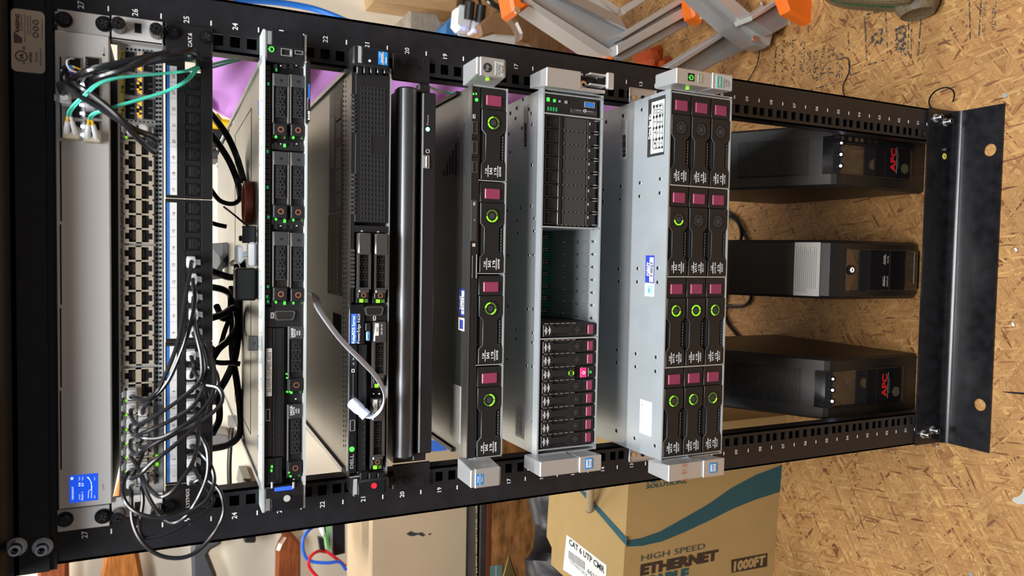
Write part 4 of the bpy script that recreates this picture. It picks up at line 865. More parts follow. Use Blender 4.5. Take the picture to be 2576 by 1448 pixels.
# flat white cable
m = MB(); P = [at(*p) for p in ((775, 738, .10), (792, 742, .04), (797, 760, -.01), (803, 778, -.035), (830, 818, -.05), (865, 862, -.055), (908, 905, -.06), (945, 945, -.06), (966, 985, -.056), (962, 1022, -.05), (940, 1046, -.046), (916, 1044, -.042))]
FW = mat('flat_white_cable', (.62, .67, .80), .35)
t = thing('flat_cable', 'flat white ribbon cable looping in front of the dark server down to its USB plug', 'cable', P[0])
m.tube(P, (.0055, .0012), FW, 12, 8, flat=(.55, .1, .8)); m.build('ribbon', t)
m = MB(); a, b_ = at(918, 1042, -.042), at(886, 1012, -.030)
m.tube([a, lerp(a, b_, .25), lerp(a, b_, .5), lerp(a, b_, .8), b_], lambda s: (lerp(.0045, .0088, min(1, s*2)), lerp(.004, .0062, min(1, s*2))), FW, 16, 4); m.tube([at(922, 1046, -.044), at(912, 1036, -.042)], .0056, FW, 14, 1); m.build('plug_shell', t, label='rounded white plug')
# ---------------------------------------------------------------- silver-eared servers
def lidtx(m, s, u, v, cap, ln, z, mt, bold=0.):
    p = fl(u, v, z); k = abs((fl(u-cap/2, v, z)-fl(u+cap/2, v, z)).y); w = abs((fl(u, v-ln/2, z)-fl(u, v+ln/2, z)).x); vs, fs = glyphs(s, bold)
    gw = (max(a for a, b in vs)-min(a for a, b in vs)); m.text(s, 0, 0, 0, k, mt, bold, sx=w/(gw*k/.72), frame=(Vector((p.x, p.y, z)), Vector((1, 0, 0)), Vector((0, 1, 0))))
def barcode(m, u0, v0, u1, v1, z, mt, seed=1):
    rg = random.Random(seed); v = v0
    while v < v1:
        w = rg.choice((1, 1.6, 2.4)); lid_panel(m, u0, v, u1, min(v+w, v1), z, mt, .0002); v += w+rg.choice((1.2, 1.8, 2.6))
def holes(m, pts, z, r=.0022):
    for u, v in pts:
        p = fl(u, v, z); m.lathe((p.x, p.y, z), (0, 0, 1), [(r*1.35, 0), (r*1.2, .0004), (r, .0003)], STL, 14); m.cyl((p.x, p.y, z+.0001), (0, 0, 1), r, .0001, DK, 14)
def ear(parent, sd, yf, ye, z0, z1, xch, xin, xout, name, cut=None, back=None):
    back = yf+.010 if back is None else back
    m = MB(); pf = [(xch, yf+.001), (xin, ye+.0), (xout, ye), (xout, back), (xch, back)]
    def blk(za, zb, dy=0, dx=0):
        p = [(xch, yf+.001), (xin-sd*dx, ye-dy), (xout+sd*dx, ye-dy), (xout+sd*dx, back), (xch, back)]
        m.prism(p, za, zb, SIL, 'z', ch=.0008)
    if cut is None: blk(z0, z1)
    else:
        zc = lerp(z1, z0, cut); blk(zc+.0006, z1); blk(z0, zc-.0006, .0008, .0006); m.box(min(xin, xout)+.001, max(xin, xout)-.001, ye+.001, back, zc-.001, zc+.001, CHR)
    return m
def hp_caddy(parent, x0, z1, yf, w, h, lines, lit, lab=None):
    "wide drive carrier: burgundy release tab at the right end, round light, waisted handle, printed plate at the left end"
    X = lambda a: x0+w*a/101.; Z = lambda a: z1-h*a/26.
    m = MB(); m.box(X(0), X(101), yf+.0025, yf+.02, Z(26), Z(0), DK); m.box(X(78.5), X(101), yf, yf+.004, Z(25.7), Z(.3), PLA, .0006)
    hd = [(X(0), Z(25.5)), (X(0), Z(.6)), (X(17), Z(.6)), (X(22), Z(4.6)), (X(50), Z(4.6)), (X(55), Z(.6)), (X(78), Z(.6)), (X(78), Z(25.5)), (X(56), Z(25.5)), (X(50), Z(20)), (X(23), Z(20)), (X(18), Z(25.5))]
    m.prism(hd[::-1], yf-.0012, yf+.0015, PLA, ch=.0006); m.box(X(20), X(52), yf+.0015, yf+.0035, Z(4.2), Z(3.0), PLG)
    for k in range(9): m.box(X(20+k*3.4), X(22.3+k*3.4), yf+.0002, yf+.002, Z(23.6), Z(22.6), mat('vent_edge', (.16, .13, .11), .5))
    cx, cz = X(63.5), Z(12.5); r = h*.27
    m.arc(cx, cz, yf-.0018, yf-.001, r*.98, r*1.1, 0, 360, BLK2, 28); m.arc(cx, cz, yf-.0016, yf-.001, 0.0001, r*.42, 0, 360, PLG, 18); m.cyl((cx, yf-.0011, cz), (0, -1, 0), r, .0002, BLK2, 26)
    pz = [z for z in (4.6, 19)]
    if lines:
        m.text(lines[0], X(9.5), Z(5.6), yf-.0016, h*.085, WHT, .01); m.text(lines[1], X(9.5), Z(10.4), yf-.0016, h*.115 if len(lines[1]) < 6 else h*.085, WHT, .012); m.text(lines[2], X(9.5), Z(15.), yf-.0016, h*.1, WHT, .01); m.text(lines[3], X(9.5), Z(20), yf-.0016, h*.085, WHT, .008)
        for a in (7.6, 17.6): m.box(X(3), X(16), yf-.0016, yf-.0012, Z(a+.25), Z(a), WHT)
    c = m.build('drive_caddy', parent, (x0, yf, z1))
    m = MB(); m.box(X(82.5), X(94), yf-.0016, yf+.001, Z(20.6), Z(5), BRG, .0007); m.build('release_tab', c, label='burgundy release tab')
    m = MB(); 
    for k in range(4):
        a0 = 4+90*k; m.arc(cx, cz, yf-.0019, yf-.0011, r*.66, r*.86, a0, a0+82, (LLM if lit[k] == '1' else LLD if lit[k] == '2' else PLG), 8)
    m.build('activity_ring', c, label='lit green ring' if '1' in lit else 'dark ring'); return c
# ---- units 12-13, large drives
yl = -.088; L1 = thing('rack_server', 'silver 2U server with twelve wide drive carriers, pulled forward, bottommost in the rack', 'server', (0, 0, 11*U))
z1 = at(1674, 700, yl).z; z0 = at(1827, 700, yl).z; x1 = at(1750, 239, yl).x; x0 = at(1748, 1141, yl).x; LZ1 = z1
m = chassis(L1, x0-.0035, x1+.0035, z0, z1, yl, .74, STL, STL, cav=.02)
m.box(x0-.0035, x1+.0035, yl-.0008, yl+.01, z1-.0016, z1+.0002, STL); m.box(x0-.0035, x1+.0035, yl-.0008, yl+.01, z0-.0002, z0+.0014, STL)
for k in range(5): xx = lerp(x0, x1, k/4); m.box(xx-.0007, xx+.0007, yl-.0008, yl+.02, z0+.0005, z1-.0008, STL)
holes(m, [(1615, 276), (1568, 291.5), (1525, 307), (1660.6, 449.7), (1609.8, 459.7), (1562.5, 468.4), (1519, 477), (1659.6, 485.3), (1609, 493.6), (1560.8, 501), (1518, 506.7), (1654.4, 674), (1604, 675), (1557, 675.6), (1654, 709.7), (1603, 708.6), (1557, 707.6), (1650, 898), (1599.5, 889), (1553, 879.6), (1649, 933.5), (1598.8, 921.7), (1552.5, 911.4), (1647.5, 1120.7), (1596.7, 1101.7), (1550.8, 1083)], z1)
m.build('chassis', L1)
DAT = [[('SATA', '4 TB', '862127', '1122'), ('SATA', '4 TB', '862127', '1122'), ('SATA', '4 TB', '862127', '2212')], [('SATA', '4 TB', '862127', '1112'), ('SAS', '4 TB', '695842', '1111'), ('SATA', '2 TB', '870114', '1122')], [('SAS', '4 TB', '695842', '0110'), ('SATA', '4 TB', '862127', '0000'), ('SATA DS', '8 TB', '820033', '0000')], [('SATA', '4 TB', '693720', '0000'), ('SATA', '2 TB', '870114', '0000'), ('SATA', '4 TB', '693720', '0000')]]
for c in range(4):
    for r in range(3):
        a, b_, n, lit = DAT[c][r]; xa = lerp(x0, x1, c/4)+.0012; w = (x1-x0)/4-.0024; h = (z1-z0-.0034)/3
        hp_caddy(L1, xa, z1-.0017-h*r-.0003, yl, w, h-.0006, ('7.2K', a, b_, n), lit)
m = MB(); lid_panel(m, 1632, 251, 1671, 388, z1, BKP); lid_panel(m, 1640, 258, 1669, 381, z1+.0003, PAP, .0002); zt = z1+.0006
lidtx(m, 'Drive Bay ID:', 1635.5, 318, 5.5, 62, zt, WHT, .02)
for i in range(4):
    for j in range(3): lidtx(m, str(3*i+j+1), 1648+8*j, 360.5-27*i, 5.5, 6+5*(3*i+j > 8), zt, BKP, .02)
for v in (372, 349, 320, 292, 265): lid_panel(m, 1643, v, 1668, v+.6, zt, SIL, .0001)
for u in (1643.5, 1651.5, 1659.5, 1667): lid_panel(m, u, 264, u+.4, 373, zt, SIL, .0001)
m.build('drive_bay_label', L1, label='white drive bay number sticker with black border')
m = MB(); lid_panel(m, 1564, 302, 1576, 399, z1, mat('silver_foil_label', (.45, .46, .47), .4)); barcode(m, 1566, 340, 1574, 395, z1+.0003, BKP, 3); lidtx(m, 'S/N 2M2541034', 1570, 322, 3, 30, z1+.0005, BKP); m.build('barcode_label', L1)
m = MB(); lid_panel(m, 1625, 642, 1645, 711, z1, BLN if False else mat('royal_blue_label', (.02, .04, .36), .5)); lid_panel(m, 1635, 647, 1643, 709, z1+.0003, PAP, .0002); lid_panel(m, 1623, 712, 1645, 746, z1, PAP)
lidtx(m, 'FoleyIT', 1631, 676, 6, 34, z1+.0006, WHT, .03); lidtx(m, 'T:0027', 1639, 678, 6, 40, z1+.0007, BKP, .04); lidtx(m, 'Property of', 1627, 676, 2.5, 20, z1+.0006, WHT); lid_panel(m, 1629, 717, 1641, 740, z1+.0003, mat('light_blue_print', (.25, .5, .75), .5), .0002); lidtx(m, '*', 1634, 730, 8, 12, z1+.0006, BLN, .04)
m.build('property_label', L1, label='blue and white property sticker')
m = MB(); lid_panel(m, 1611, 1003, 1638, 1098, z1, PAP); lidtx(m, 'iLO Default Network Settings', 1614, 1046, 3, 66, z1+.0005, BKP)
for k in range(3): barcode(m, 1619+6*k, 1030+8*k, 1623+6*k, 1090, z1+.0003, GRP, 5+k)
m.build('network_label', L1, label='white network settings sticker')
yE = yl-.030; ez1 = at(1700, 190, yE).z; ez0 = at(1838, 200, yE).z
xo, xi = at(1740, 175, yE).x, at(1740, 214, yE).x
ea, eb = at(1842, 200, yE).z, at(1702, 190, yE).z
m = ear(L1, 1, yl, yE, ea, eb, x1+.0035, xi, xo, '', .62); e = m.build('right_ear', L1, bevel=.0006)
m = MB(); m.px(1801, 189, 1842, 226, yE-.0012, .0005, mat('pale_grey_badge', (.42, .42, .40), .4), .0002); q0, q1, r0, r1 = rc(1804, 193, 1813, 219, yE-.0014); m.ring(q0, q1, r0, r1, .0007, yE-.0018, yE-.0012, mat('teal_print', (.02, .42, .34), .5))
tx(m, 'ProLiant', 1821, 209, yE-.0016, 3.6, 25, BKP, .0); tx(m, 'DL380', 1827, 209, yE-.0016, 3.6, 18, BKP); tx(m, 'Gen9', 1833, 211, yE-.0016, 3.6, 15, BKP); m.build('model_badge', e)
m = MB(); m.px(1731, 184, 1747, 204, yE-.0004, .0005, BLK2, .0003); q = at(1739, 195, yE-.0006); m.arc(q.x, q.z, yE-.0009, yE-.0004, .0022, .0028, 110, 430, LGR, 18); m.box(q.x-.0003, q.x+.0003, yE-.0009, yE-.0004, q.z+.0008, q.z+.0034, LGR); m.build('power_button', e, label='black power button with green symbol')
m = MB(); q0, q1, r0, r1 = rc(1757, 187, 1765, 208, yE-.0004); m.ring(q0, q1, r0, r1, .0004, yE-.0008, yE, mat('sage_ring', (.2, .3, .2), .5)); tx(m, 'UID', 1761, 198, yE-.0006, 4, 12, GRP, .0); m.build('locator_button', e)
q = at(1729, 222, yE+.012); m = MB(); m.box(q.x-.0014, q.x+.001, q.y-.002, q.y+.0015, q.z-.0014, q.z+.0014, LLM); m.build('status_light', e)
q = at(1745, 1165, yE); xo, xi = at(1720, 1207, yE).x, at(1720, 1165, yE).x
ea, eb = at(1821, 1190, yE).z, at(1682, 1190, yE).z
m = ear(L1, -1, yl, yE, ea, eb, x0-.0035, xi, xo, '', .60); e = m.build('left_ear', L1, bevel=.0006)
ORP = mat('rust_marker_ink', (.45, .12, .03), .6)
m = MB(); tx(m, '2. 9/.0', 1722, 1189, yE-.0010, 12, 46, ORP, -.005); m.build('handwriting', e, label='handwritten rust-red marker note')
def core_badge(e, u0, v0, u1, v1, y):
    m = MB(); m.px(u0, v0, u1, v1, y-.0012, .0003, mat('intel_blue', (.01, .22, .62), .4)); m.px(u0+3, v0+3, u1-3, v1-3, y-.0014, .0003, PAP); tx(m, 'intel', (u0+u1)/2-2, (v0+v1)/2, y-.0016, (u1-u0)*.28, (v1-v0)*.6, BLU, .02); tx(m, 'XEON', (u0+u1)/2+4, (v0+v1)/2, y-.0016, (u1-u0)*.15, (v1-v0)*.5, BLU); m.build('processor_badge', e, label='blue and white processor badge')
core_badge(e, 1785, 1164, 1804, 1188, yE-.0002)
# rail brackets left showing on the posts
for (a, b_) in ((224, 262), (1120, 1158)):
    m = MB(); q0, q1, r0, r1 = rc(1583, a, 1650, b_, -.002); m.box(q0, q1, -.002, -.0004, r0, r1, SIL, .0008); m.ring(q0, q1, r0, r1, .0008, -.0035, -.002, SIL)
    q = at(1592, (a+b_)/2+3, -.002); m.cyl((q.x, -.002, q.z), (0, -1, 0), .003, .002, CHR, 16); q = at(1617, (a+b_)/2+3, -.002); m.cyl((q.x, -.002, q.z), (0, -1, 0), .0032, .0003, DK, 16); m.build('rail_bracket', RK, label='bright steel slide rail bracket')
# ---- units 14-15, small drives
ys = -.030; L2 = thing('rack_server', 'silver 2U server with upright small drives, blank carriers and one open empty bay', 'server', (0, 0, 13*U))
z1 = at(1358, 700, ys).z; z0 = at(1507, 700, ys).z; x1 = at(1430, 238, ys).x; x0 = at(1430, 1128, ys).x; SZ1 = z1
m = chassis(L2, x0-.004, x1+.004, z0, z1, ys, .70, STL, STL, cav=.127)
m.box(x0-.004, x1+.004, ys-.001, ys+.012, z1-.0016, z1+.0003, STL); m.box(x0-.004, x1+.004, ys-.001, ys+.012, z0-.0003, z0+.0018, STL)
X_ = lambda v: at(1430, v, ys).x
for v in (240, 291, 572, 850, 1124): m.box(X_(v)-.0008, X_(v)+.0008, ys-.001, ys+.12, z0+.001, z1-.0015, STL)
holes(m, [(1284, 285), (1297, 298), (1300, 272), (1316, 250), (1331, 275), (1337, 285), (1339, 313), (1313, 322), (1280, 337), (1284, 383), (1338, 415), (1310, 523), (1336, 518), (1277, 530), (1303, 554), (1344, 549), (1303, 586), (1343, 581), (1280, 643), (1330, 642), (1342, 641), (1278, 770), (1328, 777), (1342, 777), (1300, 830), (1340, 837), (1299, 852), (1339, 861), (1277, 903), (1325, 919), (1339, 921), (1340, 1060)], z1, .002)
m.build('chassis', L2)
m = MB(); lid_panel(m, 1317, 300, 1327, 372, z1, mat('silver_foil_label', (.45, .46, .47), .4)); barcode(m, 1319, 310, 1325, 368, z1+.0003, BKP, 11); lid_panel(m, 1318, 268, 1328, 296, z1, MATS['silver_foil_label']); m.build('barcode_label', L2)
m = MB(); lid_panel(m, 1298, 1018, 1318, 1105, z1, MATS['silver_foil_label']); lidtx(m, 'Option parts SKU', 1302, 1060, 3, 60, z1+.0005, BKP); barcode(m, 1306, 1030, 1313, 1095, z1+.0003, GRP, 12); m.build('options_label', L2)
# control module
m = MB(); zA, zB = z1-.0018, at(1503, 265, ys).z; m.box(X_(290), X_(241), ys, ys+.02, zB, zA, PLA, .0006)
for k in range(8): q = at(1379+6.8*k, 273+k*.8, ys); m.box(q.x-.0022, q.x+.0022, ys-.0003, ys+.001, q.z-.001, q.z+.001, DK if k > 3 else MATS['green_glow_vent'])
m.px(1436, 276, 1502, 287, ys-.001, .001, PLG, .0005); tx(m, '\u2014(!)\u2014', 1470, 279, ys-.0013, 4, 6, GRP)
m.px(1448, 277, 1462, 278, ys-.0013, .0003, GRP); m.px(1476, 280, 1492, 281, ys-.0013, .0003, GRP); q = at(1470, 279, ys); m.arc(q.x, q.z, ys-.0014, ys-.001, .0014, .0018, 0, 360, WHT, 14); m.build('control_module', L2)
m = MB(); q0, q1, r0, r1 = rc(1470, 257, 1495, 271, ys); m.ring(q0, q1, r0, r1, .0006, ys-.0012, ys, SIL); m.box(q0+.001, q1-.001, ys-.0008, ys, r0+.001, r1-.001, BLU); m.build('usb_port', L2, label='blue usb port')
led(L2, 1379, 250, ys-.0006, .0042, .0036, LGR); led(L2, 1395, 253, ys-.0006, .0032, .0028, LGR); led(L2, 1408, 255, ys-.0006, .0022, .0022, GRP, 'indicator'); led(L2, 1424, 257, ys-.0006, .0034, .0032, SIL, 'indicator')
# blank carriers
zT, zL = at(1368, 430, ys).z, at(1501, 430, ys).z; Hh = zT-zL
def blank(xa, w):
    m = MB(); Z = lambda t: zT-Hh*t
    m.box(xa+.0003, xa+w-.0003, ys+.002, ys+.04, zL, zT, DK); m.ring(xa+.0006, xa+w-.0006, Z(.24), Z(.01), .0012, ys-.001, ys+.003, BLK2)
    m.box(xa+.0006, xa+w-.0006, ys-.002, ys+.002, Z(.325), Z(.25), BLK2, .0006); m.box(xa+.0004, xa+w-.0004, ys-.0006, ys+.003, Z(.79), Z(.345), PLG, .0006); m.box(xa+.0006, xa+w-.0006, ys-.0008, ys+.003, Z(.98), Z(.80), PLA, .0004)
    for k in range(2): m.box(xa+w*(.1 if k else .9)-.0004, xa+w*(.1 if k else .9)+.0004, ys-.0016, ys, Z(1.), Z(.93), SIL)
    m.box(xa+w*.55, xa+w*.75, ys-.0012, ys, Z(.85), Z(.83), GRP); m.box(xa+w*.2, xa+w*.3, ys-.0012, ys, Z(.9), Z(.86), DK)
    for k in range(8): m.box(xa-.0003, xa+.0003, ys-.0004, ys+.001, Z(.3+.08*k), Z(.26+.08*k), MATS['vent_edge'])
    return m
xa0 = X_(569)+.001; W8 = (X_(292)-.001-xa0)/8
for k in range(8): blank(xa0+k*W8, W8).build('blank_carrier', L2)
def small_drive(xa, w, txt, nvme=False):
    m = MB(); zA = at(1362, 1000, ys).z-.001 if False else z1-.0035; zB = z0+.0035; H = zA-zB; Z = lambda t: zA-H*t; X = lambda t: xa+w*t; y = ys-.001
    m.box(X(.02), X(.98), y+.002, y+.09, zB, zA, DK); m.box(X(.05), X(.95), y, y+.003, Z(.995), Z(.75), PLA, .0005)
    e_ = .75 if not nvme else .62
    m.prism([(X(.06), Z(.02)), (X(.06), Z(.155)), (X(.28), Z(.21)), (X(.28), Z(.43)), (X(.06), Z(.52)), (X(.06), Z(e_-.01)), (X(.94), Z(e_-.01)), (X(.94), Z(.55)), (X(.74), Z(.48)), (X(.74), Z(.23)), (X(.94), Z(.17)), (X(.94), Z(.02))], y-.001, y+.002, PLA, ch=.0005)
    for k in range(6): m.box(X(.97), X(1.03), y, y+.002, Z(.12+.1*k), Z(.06+.1*k), MATS['vent_edge'])
    for i, s_ in enumerate(txt): m.text(s_, X(.5), Z(.045+.032*i), y-.0014, .0014, WHT, .01, sx=.8)
    for a in (.062, .127): m.box(X(.2), X(.8), y-.0014, y-.001, Z(a+.003), Z(a), WHT)
    cx, cz, r = X(.5), Z(.635 if not nvme else .54), w*.30
    m.arc(cx, cz, y-.0016, y-.001, r*.9, r, 0, 360, BLK2, 20); m.arc(cx, cz, y-.0016, y-.001, .0001, r*.35, 0, 360, PLG, 12)
    c = m.build('drive_caddy', L2, (xa, y, zB)); m = MB()
    for k in range(4): m.arc(cx, cz, y-.0016, y-.0011, r*.55, r*.8, 50+90*k, 50+90*k+76, (LLM if k in (0, 2) else LLD) if nvme else PLG, 6)
    m.build('activity_ring', c, label='lit green ring' if nvme else 'dark ring')
    m = MB()
    if nvme:
        m.box(X(.12), X(.85), y-.0014, y+.001, Z(.83), Z(.72), mat('crimson_lit', (.5, .02, .12), emit=(.6, .02, .15), es=.5), .0004); m.arc(X(.48), Z(.775), y-.0018, y-.0013, .0014, .0019, 0, 360, SCT, 16); m.build('release_tab', c, label='lit crimson release tab')
        m = MB(); m.box(X(.15), X(.85), y-.0012, y+.001, Z(.945), Z(.86), BLK2, .0004); m.arc(X(.5), Z(.90), y-.0016, y-.0011, .0011, .0016, 110, 430, LGR, 14); m.build('power_button', c)
    else: m.box(X(.15), X(.85), y-.0014, y+.001, Z(.94), Z(.84), BRG, .0006); m.build('release_tab', c, label='burgundy release tab')
    return c
T1 = ('7.2K', 'SATA DS', '1 TB', '656108'); xb = X_(1122)+.001; W9 = (X_(852)-.001-xb)/8
for k in range(8): small_drive(xb+k*W9, W9, T1 if k != 5 else ('SSD', 'NVMe DS', '400 GB', '875677'), k == 5)
small_drive(X_(847)+.0005, W9*1.0, T1)
# empty bay
TINN = mat('pale_gold_pins', (.62, .52, .32), .4, metal=.4)
m = MB(); xa, xc = X_(848), X_(573); yb2 = ys+.118
m.box(xa+W9, xc-.001, yb2, yb2+.002, z0+.001, z1-.001, PCB); 
for k in range(7):
    xx = lerp(xa+W9, xc, (k+.5)/7); m.box(xx-.003, xx+.003, yb2-.008, yb2, lerp(z0, z1, .12), lerp(z0, z1, .52), BLK2, .0005)
    for j in range(8): m.box(xx-.0022, xx-.0008, yb2-.0086, yb2-.008, lerp(z0, z1, .15+.04*j), lerp(z0, z1, .17+.04*j), TINN); m.box(xx+.0008, xx+.0022, yb2-.0086, yb2-.008, lerp(z0, z1, .15+.04*j), lerp(z0, z1, .17+.04*j), TINN)
    m.box(xx-.006, xx-.0045, yb2-.002, yb2, lerp(z0, z1, .3), lerp(z0, z1, .38), TINN)
m.build('backplane_board', L2, label='green circuit board at the back of the empty bay')
m = MB(); 
for k in range(8):
    xx = lerp(xa+W9, xc, (k+.35)/7.3)
    for j in range(3): m.tube([(xx, ys+.015+.036*j, z0+.0025), (xx, ys+.040+.036*j, z0+.0025)], .0009, STL, 6, 1); m.lathe((xx, ys+.012+.036*j, z0+.0022), (0, 0, 1), [(.002, 0), (.0014, .0012), (0, .0016)], CHR, 10)
m.build('bay_rails', L2)
# ears
yE = ys-.032; xo, xi = at(1420, 174, yE).x, at(1420, 222, yE).x; xch = x1+.004
m = MB(); zc = at(1462, 200, yE).z; ea, eb = at(1524, 215, yE).z, at(1375, 200, yE).z
m.prism([(xch, ys+.001), (xi, yE), (xo, yE), (xo, ys+.010), (xch, ys+.010)], zc, eb, SIL, 'z', ch=.0008)
m.prism([(xch, ys+.001), (xi, yE), (xi+.004, yE+.001), (xch+.006, ys+.010), (xch, ys+.010)], ea, zc, SIL, 'z', ch=.0006); m.box(xch+.002, xo-.001, yE+.016, ys+.010, ea+.002, zc, BLK2)
e = m.build('right_ear', L2, bevel=.0005)
m = MB(); q = at(1470, 212, yE+.010); m.cyl((q.x, yE+.016, q.z), (0, -1, 0), .0046, .004, CHR, 20); m.cyl((q.x, yE+.012, q.z), (0, -1, 0), .002, .0003, DK, 6); m.build('torx_screw', e)
m = MB(); q0, q1, r0, r1 = rc(1528, 182, 1546, 224, yE-.004); m.box(q0, q1, yE-.004, yE+.001, r0, r1, SIL, .0012); m.box(q0+.003, q0+.005, yE, yE+.012, r1-.002, zc-.012, SIL, .0005); m.box(q1-.004, q1-.002, yE, yE+.012, r1-.002, zc-.012, SIL, .0005); m.build('latch_lever', e, label='bright latch lever swung open')
xo, xi = at(1400, 1195, yE).x, at(1400, 1157, yE).x
ea, eb = at(1512, 1180, yE).z, at(1359, 1180, yE).z; m = ear(L2, -1, ys, yE, ea, eb, x0-.004, xi, xo, '', .62); e = m.build('left_ear', L2, bevel=.0006); core_badge(e, 1472, 1152, 1491, 1178, yE-.0002)
# ---- unit 17
y6 = -.030; L3 = thing('rack_server', 'silver-eared 1U server with four wide drive carriers and dark lid, below the console drawer', 'server', (0, 0, 16*U))
z1 = at(1180, 700, y6).z; z0 = at(1269, 700, y6).z; x1 = at(1225, 222, y6).x; x0 = at(1225, 1146, y6).x
LD3 = mat('dull_steel_lid', (.20, .205, .205), .36, metal=.92, var=.2, vs=9, bump=.04, bs=500)
m = chassis(L3, x0-.002, x1+.002, z0, z1, y6, .68, LD3, STL); m.box(x0-.002, x1+.002, y6-.001, y6+.01, z0-.0002, z0+.0014, STL); m.box(x0-.002, x1+.002, y6-.0005, y6+.01, z1-.0008, z1+.0002, STB)
m.box(x1-.002, x1+.0025, y6+.04, y6+.66, z1-.001, z1+.003, BLK); m.box(x0-.0025, x0+.002, y6+.04, y6+.66, z1-.001, z1+.003, BLK)
cols = ((921, 1146), (692, 915), (457, 686), (222, 453)); X6 = lambda v: at(1230, v, y6).x
for a, b_ in cols: m.box(X6(b_)-.0012, X6(b_)-.0002, y6-.001, y6+.01, z0, z1-.010, STL)
for i in range(16):
    for j in range(9):
        u = 1168-7.2*j; v = 305+8.6*i+j*2
        if i*1. < 1.6*j+1 or v > 440: continue
        p = fl(u, v, z1); m.cyl((p.x, p.y, z1), (0, 0, 1), .0019, .0002, DK, 10)
m.build('chassis', L3)
zs_ = at(1203, 700, y6).z
for a, b_ in cols: hp_caddy(L3, X6(b_)+.0006, zs_-.0004, y6, X6(a)-X6(b_)-.0012, zs_-z0-.0018, ('7.2K', 'SAS', '2 TB', '653948'), {921: '2211', 692: '1212', 457: '1122' if False else '2112', 222: '1122'}[a])
m = MB(); m.box(x0, x1, y6, y6+.012, zs_+.0004, z1-.0008, PLA, .0004)
def hrow(va, vb, n, rows=2):
    for k in range(n):
        for j in range(rows): q = at(1189+7*j, lerp(va, vb, k/max(1, n-1)), y6); m.box(q.x-.0018, q.x+.0018, y6-.0002, y6+.001, q.z-.0011, q.z+.0011, DK)
hrow(224, 231, 2); hrow(345, 351, 2); hrow(392, 399, 2); hrow(440, 470, 4); hrow(481, 489, 2); hrow(706, 850, 19); hrow(874, 1124, 32)
m.px(1184, 866, 1202, 868, y6-.0004, .0004, DK); m.px(1185, 502, 1200, 606, y6-.0005, .0005, PLG, .0002); tx(m, 'SID', 1193, 512, y6-.0007, 4.5, 9, WHT, .01); tx(m, '\u25b2', 1193, 553, y6-.0007, 3, 5, GRP)
m.px(1189, 612, 1196, 620, y6-.0006, .0006, mat('cream_part', (.5, .42, .34), .5)); m.px(1188, 642, 1196, 700, y6-.0008, .0008, BLK2, .0003); m.px(1198, 640, 1201, 700, y6-.0008, .0008, GUN, .0002); m.px(1190, 287, 1197, 298, y6-.0006, .0006, GRP, .0003); tx(m, 'UID', 1193, 292, y6-.0009, 3.5, 9, BKP)
m.build('front_strip', L3)
for va, vb in ((306, 336), (356, 386), (406, 434)):
    m = MB(); q0, q1, r0, r1 = rc(1188, va, 1200, vb, y6); m.ring(q0, q1, r0, r1, .0005, y6-.001, y6, mat('taupe_metal', (.42, .38, .33), .3, metal=.9)); m.box(q0+.001, q1-.001, y6-.0006, y6, r0+.0008, r1-.0008, DK); m.build('usb_port' if va < 400 else 'display_port', L3)
m = MB(); q = at(1199, 251, y6-.0004); m.cyl((q.x, y6-.0003, q.z), (0, -1, 0), .0019, .0005, LGR, 16); m.build('power_button', L3, label='glowing green power button')
for u, v in ((1191, 236), (1198, 236)): led(L3, u, v, y6-.0004, .0018, .0014, LGR)
led(L3, 1198, 1156, y6-.0004, .001, .001, mat('red_led', (.6, .02, .02), emit=(1, .05, .05), es=1))
m = MB(); lid_panel(m, 1156, 726, 1168, 795, z1, BLN); lid_panel(m, 1162, 731, 1167, 790, z1+.0003, PAP, .0002); lidtx(m, 'FoleyIT', 1159, 760, 4, 34, z1+.0006, WHT, .03); lidtx(m, 'T:0012', 1164.5, 765, 4, 40, z1+.0006, BKP, .03); lid_panel(m, 1154, 797, 1168, 833, z1, PAP); lid_panel(m, 1157, 803, 1165, 828, z1+.0003, BLN, .0002); m.build('property_label', L3, label='navy and white property sticker')
m = MB(); p4_ = [fl(u, v, z1+.0003) for u, v in ((1130, 960), (1160, 972), (1158, 1118), (1130, 1090))]; m.prism([(p.x, p.y) for p in p4_], z1, z1+.0003, mat('faded_silver_label', (.27, .26, .24), .4), 'z')
for k in range(3): barcode(m, 1137+8*k, 985+12*k, 1141+8*k, 1075+10*k, z1+.0004, GRP, 20+k)
m.build('barcode_label', L3)
yE = y6-.030; zc0 = z0; xo, xi = at(1235, 147, yE).x, at(1235, 190, yE).x; ea, eb = at(1273, 170, yE).z, at(1199, 170, yE).z; m = ear(L3, 1, y6, yE, ea, eb, x1+.002, xi, xo, ''); m.box(xi-.001, xo+.0006, yE-.0012, yE+.004, ea+.002, eb-.004, SIL, .0006); e = m.build('right_ear', L3, bevel=.0006); y = yE-.0014
m = MB(); q = at(1226.5, 170, y); m.cyl((q.x, y, q.z), (0, -1, 0), .0050, .0002, BKP, 28); tx(m, 'hp', 1226, 170, y-.0003, 9, 14, mat('silver_print', (.6, .6, .62), .3, metal=.6), .01); m.build('round_logo', e)
m = MB(); m.px(1245, 155, 1267, 190, y, .0004, MATS['pale_grey_badge'], .0002)
for i, s_ in enumerate(('ProLiant', 'DL360p', 'Gen8')): tx(m, s_, 1249.5+7*i, (174, 175, 175)[i], y-.0003, 4.6, (29, 26, 19)[i], BKP)
m.build('model_badge', e)
q = at(1226, 199, yE+.006); m = MB(); m.box(q.x-.0014, q.x+.001, q.y-.002, q.y+.002, q.z-.0014, q.z+.0014, LLM); m.build('status_light', e)
